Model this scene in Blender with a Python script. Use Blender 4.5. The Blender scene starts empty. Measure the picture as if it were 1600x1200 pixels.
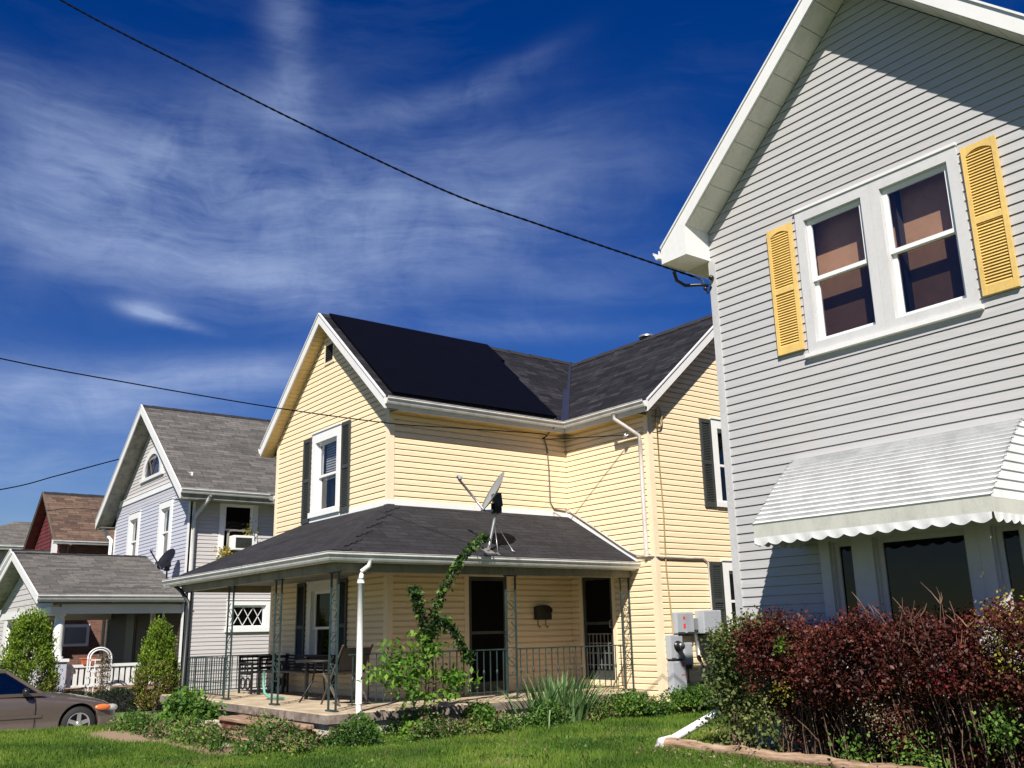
import bpy, bmesh, math, random
import numpy as np
from mathutils import Vector, Matrix
random.seed(7); RNG = np.random.default_rng(11)
R = math.radians
S = bpy.context.scene
COL = S.collection

# ------------------------------------------------------------------ camera
YAW, PITCH, ROLL = R(-52.7), R(14.75), R(-1.27)
cam_d = bpy.data.cameras.new('camera'); cam = bpy.data.objects.new('camera', cam_d); COL.objects.link(cam)
fw = Vector((math.sin(YAW)*math.cos(PITCH), math.cos(YAW)*math.cos(PITCH), math.sin(PITCH)))
rt = Vector((math.cos(YAW), -math.sin(YAW), 0)); up = rt.cross(fw)
rt2 = math.cos(ROLL)*rt + math.sin(ROLL)*up; up2 = -math.sin(ROLL)*rt + math.cos(ROLL)*up
cam.matrix_world = Matrix(((rt2.x, up2.x, -fw.x, 0), (rt2.y, up2.y, -fw.y, 0), (rt2.z, up2.z, -fw.z, 1.6), (0, 0, 0, 1)))
cam_d.sensor_fit = 'HORIZONTAL'; cam_d.sensor_width = 36; cam_d.lens = 36*1470/1600
cam_d.clip_start = 0.05; cam_d.clip_end = 3000
S.camera = cam

# ------------------------------------------------------------------ sun, sky, exposure
SUNV = Vector((.95, -1.0, 1.33)).normalized()          # towards the sun
sun_d = bpy.data.lights.new('sun', 'SUN'); sun = bpy.data.objects.new('sun', sun_d); COL.objects.link(sun)
sun_d.energy = 5.0; sun_d.angle = R(0.5); sun_d.color = (1, .945, .865)
sun.rotation_euler = SUNV.to_track_quat('Z', 'Y').to_euler(); sun.location = (10, -10, 20)
S.view_settings.view_transform = 'Standard'; S.view_settings.look = 'None'
S.view_settings.exposure = 0.62; S.view_settings.gamma = 1; S.view_settings.use_curve_mapping = False
SKY_STRENGTH = 0.05

class NT:
    """small helper for node trees"""
    def __init__(s, nt): s.nt = nt; s.n = nt.nodes; s.l = nt.links
    def new(s, t, **kw):
        n = s.n.new(t)
        for k, v in kw.items(): setattr(n, k, v)
        return n
    def put(s, sock, v):
        if hasattr(v, 'is_output') or isinstance(v, bpy.types.NodeSocket): s.l.new(v, sock)
        else: sock.default_value = v
    def math(s, op, a, b=None, c=None, clamp=False):
        n = s.new('ShaderNodeMath', operation=op, use_clamp=clamp); s.put(n.inputs[0], a)
        if b is not None: s.put(n.inputs[1], b)
        if c is not None: s.put(n.inputs[2], c)
        return n.outputs[0]
    def mix(s, f, a, b, mode='MIX'):
        n = s.new('ShaderNodeMix', data_type='RGBA', blend_type=mode)
        s.put(n.inputs[0], f); s.put(n.inputs[6], a); s.put(n.inputs[7], b); return n.outputs[2]
    def noise(s, vec, scale, detail=4, rough=.55, dist=0, out=0):
        n = s.new('ShaderNodeTexNoise'); s.put(n.inputs['Vector'], vec); n.inputs['Scale'].default_value = scale
        n.inputs['Detail'].default_value = detail; n.inputs['Roughness'].default_value = rough; n.inputs['Distortion'].default_value = dist
        return n.outputs[out]
    def ramp(s, f, stops, interp='LINEAR'):
        n = s.new('ShaderNodeValToRGB'); s.put(n.inputs[0], f); cr = n.color_ramp; cr.interpolation = interp
        while len(cr.elements) < len(stops): cr.elements.new(.5)
        for e, (p, c) in zip(cr.elements, stops): e.position = p; e.color = c if len(c) == 4 else (*c, 1)
        return n.outputs[0]
    def maprange(s, v, a, b, c=0, d=1):
        n = s.new('ShaderNodeMapRange'); s.put(n.inputs[0], v)
        for i, q in enumerate((a, b, c, d)): n.inputs[i+1].default_value = q
        return n.outputs[0]
    def mapping(s, vec, scale=(1, 1, 1), rot=(0, 0, 0), loc=(0, 0, 0)):
        n = s.new('ShaderNodeMapping'); s.put(n.inputs[0], vec); n.inputs[1].default_value = loc
        n.inputs[2].default_value = rot; n.inputs[3].default_value = scale; return n.outputs[0]

def build_world():
    w = bpy.data.worlds.new('World'); S.world = w; w.use_nodes = True
    t = NT(w.node_tree); t.n.clear()
    out = t.new('ShaderNodeOutputWorld'); bg = t.new('ShaderNodeBackground'); t.l.new(bg.outputs[0], out.inputs[0])
    sky = t.new('ShaderNodeTexSky', sky_type='NISHITA'); sky.sun_disc = False
    sky.sun_elevation = math.asin(SUNV.z); sky.sun_rotation = math.atan2(SUNV.x, SUNV.y)
    sky.air_density = 1.0; sky.dust_density = .25; sky.ozone_density = 3.0; sky.altitude = 200
    hs = t.new('ShaderNodeHueSaturation'); hs.inputs['Saturation'].default_value = 1.44; hs.inputs['Hue'].default_value = .5255
    t.l.new(sky.outputs[0], hs.inputs['Color'])
    tc = t.new('ShaderNodeTexCoord'); d = tc.outputs['Generated']
    sep = t.new('ShaderNodeSeparateXYZ'); t.l.new(d, sep.inputs[0]); X, Y, Z = sep.outputs
    az = t.math('MULTIPLY', t.math('ARCTAN2', X, Y), 180/math.pi)
    el = t.math('MULTIPLY', t.math('ARCSINE', Z), 180/math.pi)
    zz = t.math('ADD', t.math('MAXIMUM', Z, 0), .12)
    px = t.math('DIVIDE', X, zz); py = t.math('DIVIDE', Y, zz)
    cb = t.new('ShaderNodeCombineXYZ'); t.l.new(px, cb.inputs[0]); t.l.new(py, cb.inputs[1])
    ae = t.new('ShaderNodeCombineXYZ'); t.l.new(az, ae.inputs[0]); t.l.new(el, ae.inputs[1])
    def lobe(a0, e0, la, le, ang, amp):
        u = t.math('SUBTRACT', az, a0); v = t.math('SUBTRACT', el, e0); c, s_ = math.cos(R(ang)), math.sin(R(ang))
        p = t.math('DIVIDE', t.math('ADD', t.math('MULTIPLY', u, c), t.math('MULTIPLY', v, s_)), la)
        q = t.math('DIVIDE', t.math('SUBTRACT', t.math('MULTIPLY', v, c), t.math('MULTIPLY', u, s_)), le)
        r2 = t.math('ADD', t.math('MULTIPLY', p, p), t.math('MULTIPLY', q, q))
        return t.math('MULTIPLY', t.math('EXPONENT', t.math('MULTIPLY', r2, -1)), amp)
    lobes = [(-67.6, 35.5, 1.5, 5, 6, .62), (-68.5, 30.6, 4.5, 1.8, 22, .45), (-57.5, 31.3, 6.5, .9, 11, .50), (-52, 33.3, 4, .7, 20, .3), (-77, 28, 9, 1.6, -10, .45), (-71, 25, 13, 4.6, 4, .80),
             (-58, 24.8, 8, 2.0, 2, .60), (-80, 23.0, 7, 3.0, 4, .5), (-75.1, 18.35, 1.4, .5, -6, 1.15), (-73.5, 17.9, 1.9, .30, -11, .9), (-79, 13.2, 8, 1.8, 3, .95),
             (-69, 15.2, 6, 1.0, 4, .75), (-52, 18.0, 7, .7, -2, .4), (-83, 9.5, 7, 2.2, 0, .5), (-50, 26.5, 9, 3.6, 10, .42), (-68, 20.5, 8, 1.8, -6, .55), (-60, 22, 9, 2.2, 4, .35), (-57, 28.5, 6, 1.4, 14, .30), (-80, 26, 5, 2.0, -20, .35), (-48, 20.5, 6, 1.6, 5, .25)]
    m = None
    for L in lobes:
        q = lobe(*L); m = q if m is None else t.math('ADD', m, q)
    # wispy streaks: strongly stretched noise, warped by a soft field
    wv = t.new('ShaderNodeTexNoise'); t.l.new(t.mapping(ae.outputs[0], (.07, .1, 1)), wv.inputs['Vector']); wv.inputs['Scale'].default_value = 1; wv.inputs['Detail'].default_value = 3
    vm = t.new('ShaderNodeVectorMath', operation='MULTIPLY_ADD'); t.l.new(wv.outputs[1], vm.inputs[0]); vm.inputs[1].default_value = (6, 5, 0); t.l.new(ae.outputs[0], vm.inputs[2])
    n1 = t.noise(t.mapping(vm.outputs[0], (.06, .30, 1), (0, 0, R(10))), 1.0, 9, .62, .3)
    n2 = t.noise(t.mapping(vm.outputs[0], (.22, .22, 1), (0, 0, R(-20))), 1.0, 9, .6, .8)
    f = t.math('ADD', t.math('MULTIPLY', n1, .62), t.math('MULTIPLY', n2, .38))
    nf = t.noise(t.mapping(vm.outputs[0], (.25, 1.9, 1), (0, 0, R(7))), 1.0, 8, .7, .2)
    f = t.math('ADD', t.math('MULTIPLY', f, .82), t.math('MULTIPLY', nf, .18)); f = t.maprange(f, .30, .60)
    dens = t.math('MULTIPLY', t.math('MULTIPLY', m, f), 1.0, clamp=True)
    dens = t.math('ADD', dens, t.math('MULTIPLY', t.maprange(n1, .48, .8), .10), clamp=True)
    dens = t.math('MULTIPLY', dens, .62)
    hz = t.maprange(el, 26, 0)     # clouds near the horizon catch more light
    skyc = hs.outputs[0]
    cloud = t.mix(hz, (4.6, 6.0, 9.2, 1), (9.5, 11.2, 14.5, 1))
    c = t.mix(dens, skyc, cloud)
    t.l.new(c, bg.inputs[0]); bg.inputs[1].default_value = SKY_STRENGTH
build_world()

# ------------------------------------------------------------------ object helpers
ORG = {}
def thing(name, label, cat, loc, group=None, kind=None):
    o = bpy.data.objects.new(name, None); COL.objects.link(o); o.location = loc; o.empty_display_size = .3
    o['label'] = label; o['category'] = cat
    if group: o['group'] = group
    if kind: o['kind'] = kind
    ORG[o.name] = Vector(loc); return o
def tag(o, label, cat, group=None, kind=None):
    if label: o['label'] = label
    if cat: o['category'] = cat
    if group: o['group'] = group
    if kind: o['kind'] = kind
    return o

class MB:
    def __init__(s): s.v = []; s.f = []; s.uv = []; s.sm = []
    def face(s, pts, smooth=False):
        i = len(s.v); s.v += [tuple(p) for p in pts]; s.f.append(tuple(range(i, i+len(pts)))); s.sm.append(smooth)
    def hexa(s, p):   # 8 points: bottom 0-3 (ccw), top 4-7
        i = len(s.v); s.v += [tuple(q) for q in p]
        for f in ((3, 2, 1, 0), (4, 5, 6, 7), (0, 1, 5, 4), (1, 2, 6, 5), (2, 3, 7, 6), (3, 0, 4, 7)):
            s.f.append(tuple(i+k for k in f)); s.sm.append(False)
    def box(s, x0, x1, y0, y1, z0, z1):
        s.hexa([(x0, y0, z0), (x1, y0, z0), (x1, y1, z0), (x0, y1, z0), (x0, y0, z1), (x1, y0, z1), (x1, y1, z1), (x0, y1, z1)])
    def pbox(s, P, u0, u1, z0, z1, n0, n1):   # box in wall coordinates
        q = [P(u0, z0, n0), P(u1, z0, n0), P(u1, z0, n1), P(u0, z0, n1), P(u0, z1, n0), P(u1, z1, n0), P(u1, z1, n1), P(u0, z1, n1)]
        s.hexa(q)
    def prism(s, pts, ext):   # polygon pts (3d) extruded by vector ext
        e = Vector(ext); a = [Vector(p) for p in pts]; b = [p+e for p in a]; n = len(a)
        i = len(s.v); s.v += [tuple(p) for p in a+b]
        s.f.append(tuple(range(i, i+n))); s.f.append(tuple(range(i+2*n-1, i+n-1, -1)))
        for k in range(n): s.f.append((i+k, i+n+k, i+n+(k+1) % n, i+(k+1) % n))
        s.sm += [False]*(n+2)
    def tube(s, pts, r, n=8, smooth=True, cap=True):
        pts = [Vector(p) for p in pts]; rs = r if isinstance(r, (list, tuple)) else [r]*len(pts)
        i0 = len(s.v); ref = Vector((0, 0, 1))
        for k, p in enumerate(pts):
            d = (pts[min(k+1, len(pts)-1)]-pts[max(k-1, 0)]).normalized()
            a = d.cross(ref)
            if a.length < .05: a = d.cross(Vector((1, 0, 0)))
            a.normalize(); b = d.cross(a).normalized()
            if k and a.dot(la) < 0 and abs(a.dot(la)) > .3: a = -a; b = -b
            la = a
            for j in range(n):
                t = 2*math.pi*j/n; s.v.append(tuple(p+a*math.cos(t)*rs[k]+b*math.sin(t)*rs[k]))
        for k in range(len(pts)-1):
            for j in range(n):
                s.f.append((i0+k*n+j, i0+k*n+(j+1) % n, i0+(k+1)*n+(j+1) % n, i0+(k+1)*n+j)); s.sm.append(smooth)
        if cap:
            s.f.append(tuple(i0+j for j in range(n))); s.f.append(tuple(i0+(len(pts)-1)*n+j for j in reversed(range(n)))); s.sm += [False]*2
    def bar(s, a, b, w, h=None, upv=(0, 0, 1)):   # rectangular bar
        a = Vector(a); b = Vector(b); h = h or w; d = (b-a).normalized(); u = Vector(upv)
        sd = d.cross(u)
        if sd.length < .05: sd = d.cross(Vector((1, 0, 0)))
        sd.normalize(); u = sd.cross(d).normalized()
        q = []
        for p in (a, b):
            q += [p-sd*w/2-u*h/2, p+sd*w/2-u*h/2, p+sd*w/2+u*h/2, p-sd*w/2+u*h/2]
        s.hexa(q)
    def lathe(s, prof, c, axis=(0, 0, 1), n=20, smooth=True):   # prof: (r, h)
        ax = Vector(axis).normalized(); a = ax.orthogonal().normalized(); b = ax.cross(a); c = Vector(c); i0 = len(s.v)
        for r, h in prof:
            for j in range(n):
                t = 2*math.pi*j/n; s.v.append(tuple(c+ax*h+(a*math.cos(t)+b*math.sin(t))*r))
        for k in range(len(prof)-1):
            for j in range(n):
                s.f.append((i0+k*n+j, i0+k*n+(j+1) % n, i0+(k+1)*n+(j+1) % n, i0+(k+1)*n+j)); s.sm.append(smooth)
    def sphere(s, c, r, n=12, m=8, scale=(1, 1, 1)):
        i0 = len(s.v); c = Vector(c)
        for k in range(m+1):
            ph = math.pi*k/m
            for j in range(n):
                t = 2*math.pi*j/n; s.v.append((c.x+r*scale[0]*math.sin(ph)*math.cos(t), c.y+r*scale[1]*math.sin(ph)*math.sin(t), c.z+r*scale[2]*math.cos(ph)))
        for k in range(m):
            for j in range(n):
                s.f.append((i0+k*n+j, i0+k*n+(j+1) % n, i0+(k+1)*n+(j+1) % n, i0+(k+1)*n+j)); s.sm.append(True)
    def build(s, name, mat, parent=None, bevel=0, weld=False, recalc=False):
        org = Vector((0, 0, 0)); p = parent
        while p is not None:
            if p.name in ORG: org = ORG[p.name]; break
            p = p.parent
        me = bpy.data.meshes.new(name)
        me.from_pydata([(x-org.x, y-org.y, z-org.z) for x, y, z in s.v], [], s.f)
        me.polygons.foreach_set('use_smooth', s.sm)
        uv = me.uv_layers.new(name='UVMap'); data = np.zeros(len(me.loops)*2, dtype=np.float32)
        V = s.v; k = 0
        for f in s.f:
            p0 = Vector(V[f[0]]); n = Vector((0, 0, 0))
            for q in range(len(f)):
                a = Vector(V[f[q]])-p0; b = Vector(V[f[(q+1) % len(f)]])-p0; n += a.cross(b)
            n = n.normalized() if n.length > 1e-12 else Vector((0, 0, 1))
            u = Vector((0, 0, 1)).cross(n)
            u = u.normalized() if u.length > .02 else Vector((1, 0, 0))
            if abs(u.y) > abs(u.x): u = u*(1 if u.y > 0 else -1)
            else: u = u*(1 if u.x > 0 else -1)
            w = n.cross(u); w = w if w.z >= 0 else -w
            for vi in f:
                P = Vector(V[vi]); data[k] = P.dot(u); data[k+1] = P.dot(w); k += 2
        uv.data.foreach_set('uv', data)
        if weld or recalc:
            bm = bmesh.new(); bm.from_mesh(me)
            if weld: bmesh.ops.remove_doubles(bm, verts=bm.verts, dist=1e-4)
            bmesh.ops.recalc_face_normals(bm, faces=bm.faces); bm.to_mesh(me); bm.free()
        o = bpy.data.objects.new(name, me); COL.objects.link(o); me.materials.append(mat)
        if parent is not None: o.parent = parent
        if bevel:
            m = o.modifiers.new('bevel', 'BEVEL'); m.width = bevel; m.segments = 2; m.limit_method = 'ANGLE'
        return o

def planeY(y):   # wall facing -Y, u = x
    return lambda u, z, n=0: (u, y-n, z)
def planeX(x):   # wall facing +X, u = y
    return lambda u, z, n=0: (x+n, u, z)
def planeYb(y): return lambda u, z, n=0: (u, y+n, z)
def planeXb(x): return lambda u, z, n=0: (x-n, u, z)

# ------------------------------------------------------------------ materials
MATS = {}
def base_mat(name):
    m = bpy.data.materials.new(name); m.use_nodes = True; t = NT(m.node_tree); t.n.clear()
    out = t.new('ShaderNodeOutputMaterial'); b = t.new('ShaderNodeBsdfPrincipled'); t.l.new(b.outputs[0], out.inputs[0])
    tc = t.new('ShaderNodeTexCoord'); return m, t, b, tc, out
def bump(t, b, h, strength=.3, dist=.01):
    n = t.new('ShaderNodeBump'); n.inputs['Strength'].default_value = strength; n.inputs['Distance'].default_value = dist
    t.l.new(h, n.inputs['Height']); t.l.new(n.outputs[0], b.inputs['Normal'])
def paint(name, c, rough=.5, metal=0, dirt=.18, scale=3, spec=.5, streak=True, bumpy=.0, coat=0):
    m, t, b, tc, _ = base_mat(name); o = tc.outputs['Object']
    n = t.noise(t.mapping(o, (1, 1, .35) if streak else (1, 1, 1)), scale, 6, .65)
    n2 = t.noise(o, scale*9, 3, .6)
    f = t.maprange(t.math('ADD', t.math('MULTIPLY', n, .7), t.math('MULTIPLY', n2, .3)), .35, .7)
    dk = tuple(x*(1-dirt*2) for x in c); lt = tuple(min(1, x*(1+dirt*.35)) for x in c)
    t.l.new(t.ramp(f, [(0, dk), (.55, c), (1, lt)]), b.inputs['Base Color'])
    b.inputs['Roughness'].default_value = rough; b.inputs['Metallic'].default_value = metal; b.inputs['Specular IOR Level'].default_value = spec
    if coat: b.inputs['Coat Weight'].default_value = coat; b.inputs['Coat Roughness'].default_value = .05
    if bumpy: bump(t, b, n2, bumpy, .004)
    return m
def siding(name, c, grime=(.35, .33, .3), amt=.28):
    m, t, b, tc, _ = base_mat(name); uv = tc.outputs['UV']; o = tc.outputs['Object']
    wood = t.noise(t.mapping(uv, (6, 160, 1)), 1, 4, .6)       # embossed wood grain
    big = t.noise(o, .55, 5, .6); st = t.noise(t.mapping(o, (5, 5, .5)), 1, 5, .6)
    # each vinyl panel differs slightly (two laps high, staggered joints)
    br = t.new('ShaderNodeTexBrick', offset=.37, offset_frequency=2); t.l.new(uv, br.inputs['Vector'])
    br.inputs['Color1'].default_value = (0, 0, 0, 1); br.inputs['Color2'].default_value = (1, 1, 1, 1); br.inputs['Mortar'].default_value = (.5, .5, .5, 1)
    br.inputs['Scale'].default_value = 1; br.inputs['Brick Width'].default_value = 3.66; br.inputs['Row Height'].default_value = .2032; br.inputs['Mortar Size'].default_value = .0012
    sep = t.new('ShaderNodeSeparateColor'); t.l.new(br.outputs[0], sep.inputs[0])
    f = t.math('ADD', t.math('MULTIPLY', big, .6), t.math('MULTIPLY', st, .4))
    f = t.math('MULTIPLY', t.maprange(f, .42, .68), amt)
    c0 = t.mix(t.math('MULTIPLY', sep.outputs[0], .22), (*c, 1), (*[x*.82 for x in c], 1))
    c1 = t.mix(f, c0, (*[x*g*1.6 for x, g in zip(c, grime)], 1))
    c2 = t.mix(t.math('MULTIPLY', wood, .10), c1, (*[x*.6 for x in c], 1))
    t.l.new(c2, b.inputs['Base Color']); b.inputs['Roughness'].default_value = .55; b.inputs['Specular IOR Level'].default_value = .3
    bump(t, b, t.math('ADD', wood, t.math('MULTIPLY', t.noise(t.mapping(uv, (1.1, 7, 1)), 1, 3, .5), 9)), .30, .004)
    return m
def shingle(name, cols, w=.30, h=.14, spread=1.0, rough=.9):
    m, t, b, tc, _ = base_mat(name); uv = tc.outputs['UV']
    wob = t.noise(uv, 2.2, 3, .5, 0, 1)
    vm = t.new('ShaderNodeVectorMath', operation='MULTIPLY_ADD'); t.l.new(wob, vm.inputs[0]); vm.inputs[1].default_value = (.02, .02, 0); t.l.new(uv, vm.inputs[2])
    def brick(off, sq, w_, h_, ms):
        br = t.new('ShaderNodeTexBrick', offset=off, offset_frequency=2, squash=sq, squash_frequency=3); t.l.new(vm.outputs[0], br.inputs['Vector'])
        br.inputs['Color1'].default_value = (0, 0, 0, 1); br.inputs['Color2'].default_value = (1, 1, 1, 1); br.inputs['Mortar'].default_value = (0, 0, 0, 1)
        br.inputs['Scale'].default_value = 1; br.inputs['Brick Width'].default_value = w_; br.inputs['Row Height'].default_value = h_
        br.inputs['Mortar Size'].default_value = ms; br.inputs['Mortar Smooth'].default_value = .2
        return br
    br = brick(.43, 1.35, w, h, .006)
    sep = t.new('ShaderNodeSeparateColor'); t.l.new(br.outputs[0], sep.inputs[0]); rnd = sep.outputs[0]
    gran = t.noise(uv, 90, 3, .7); blot = t.noise(uv, 1.1, 5, .65); med = t.noise(t.mapping(uv, (1, 1.6, 1)), 5.5, 3, .6)
    f = t.math('ADD', t.math('MULTIPLY', rnd, .45*spread), t.math('MULTIPLY', med, .55)); f = t.math('ADD', f, t.math('MULTIPLY', t.math('SUBTRACT', gran, .5), .5))
    f = t.maprange(f, .12, .88)
    n = len(cols); c = t.ramp(f, [(i/(n-1), q) for i, q in enumerate(cols)])
    c = t.mix(t.math('MULTIPLY', t.maprange(blot, .4, .75), .35), c, (*[x*.5 for x in cols[0]], 1))
    c = t.mix(t.math('MULTIPLY', br.outputs['Fac'], .75), c, (*[x*.35 for x in cols[0]], 1))
    t.l.new(c, b.inputs['Base Color']); b.inputs['Roughness'].default_value = rough; b.inputs['Specular IOR Level'].default_value = .25
    # each course tilts: height falls towards its upper edge
    su = t.new('ShaderNodeSeparateXYZ'); t.l.new(vm.outputs[0], su.inputs[0])
    saw = t.math('SUBTRACT', 1, t.math('FRACT', t.math('DIVIDE', su.outputs[1], h)))
    hgt = t.math('ADD', t.math('ADD', t.math('MULTIPLY', saw, 1.0), t.math('MULTIPLY', rnd, .5)), t.math('MULTIPLY', gran, .3))
    bump(t, b, hgt, .8, .012)
    return m
def glass(name, tint=(.5, .55, .6), refl=1.0, rough=.02):
    m, t, b, tc, out = base_mat(name); t.n.remove(b)
    tr = t.new('ShaderNodeBsdfTransparent'); tr.inputs[0].default_value = (*tint, 1)
    gl = t.new('ShaderNodeBsdfGlossy'); gl.inputs[0].default_value = (1, 1, 1, 1); gl.inputs['Roughness'].default_value = rough
    nz = t.noise(tc.outputs['Object'], 1.6, 2, .5); bn = t.new('ShaderNodeBump'); bn.inputs['Strength'].default_value = .12; bn.inputs['Distance'].default_value = .02; t.l.new(nz, bn.inputs['Height'])
    t.l.new(bn.outputs[0], gl.inputs['Normal'])
    lw = t.new('ShaderNodeLayerWeight'); lw.inputs[0].default_value = .5
    fr = t.math('MULTIPLY_ADD', t.math('POWER', lw.outputs['Facing'], 5), .92, .08*1.0)   # both faces of the pane reflect
    mx = t.new('ShaderNodeMixShader'); t.l.new(t.math('MULTIPLY', fr, refl, clamp=True), mx.inputs[0])
    t.l.new(tr.outputs[0], mx.inputs[1]); t.l.new(gl.outputs[0], mx.inputs[2]); t.l.new(mx.outputs[0], out.inputs[0])
    return m
def leafmat(name, stops, trans=.35, rough=.55, spread=1.0, scale=1.6, nz=.5):
    m, t, b, tc, out = base_mat(name)
    at = t.new('ShaderNodeAttribute', attribute_name='rnd'); n = t.noise(tc.outputs['Object'], scale, 3, .55)
    f = t.math('ADD', t.math('MULTIPLY', at.outputs['Fac'], .5*spread), t.math('MULTIPLY', t.maprange(n, .3, .7), nz), clamp=True)
    c = t.ramp(f, stops); t.l.new(c, b.inputs['Base Color']); b.inputs['Roughness'].default_value = rough; b.inputs['Specular IOR Level'].default_value = .3
    tl = t.new('ShaderNodeBsdfTranslucent'); t.l.new(c, tl.inputs[0])
    mx = t.new('ShaderNodeMixShader'); mx.inputs[0].default_value = trans
    t.l.new(b.outputs[0], mx.inputs[1]); t.l.new(tl.outputs[0], mx.inputs[2]); t.l.new(mx.outputs[0], out.inputs[0])
    return m
def noisy(name, stops, scale=6, detail=6, rough=.85, bumpy=.4, bd=.01, coord='Object', stretch=(1, 1, 1), spec=.3):
    m, t, b, tc, _ = base_mat(name); v = t.mapping(tc.outputs[coord], stretch)
    n = t.noise(v, scale, detail, .65); t.l.new(t.ramp(t.maprange(n, .3, .7), stops), b.inputs['Base Color'])
    b.inputs['Roughness'].default_value = rough; b.inputs['Specular IOR Level'].default_value = spec
    if bumpy: bump(t, b, t.noise(v, scale*3, 5, .7), bumpy, bd)
    return m

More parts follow.
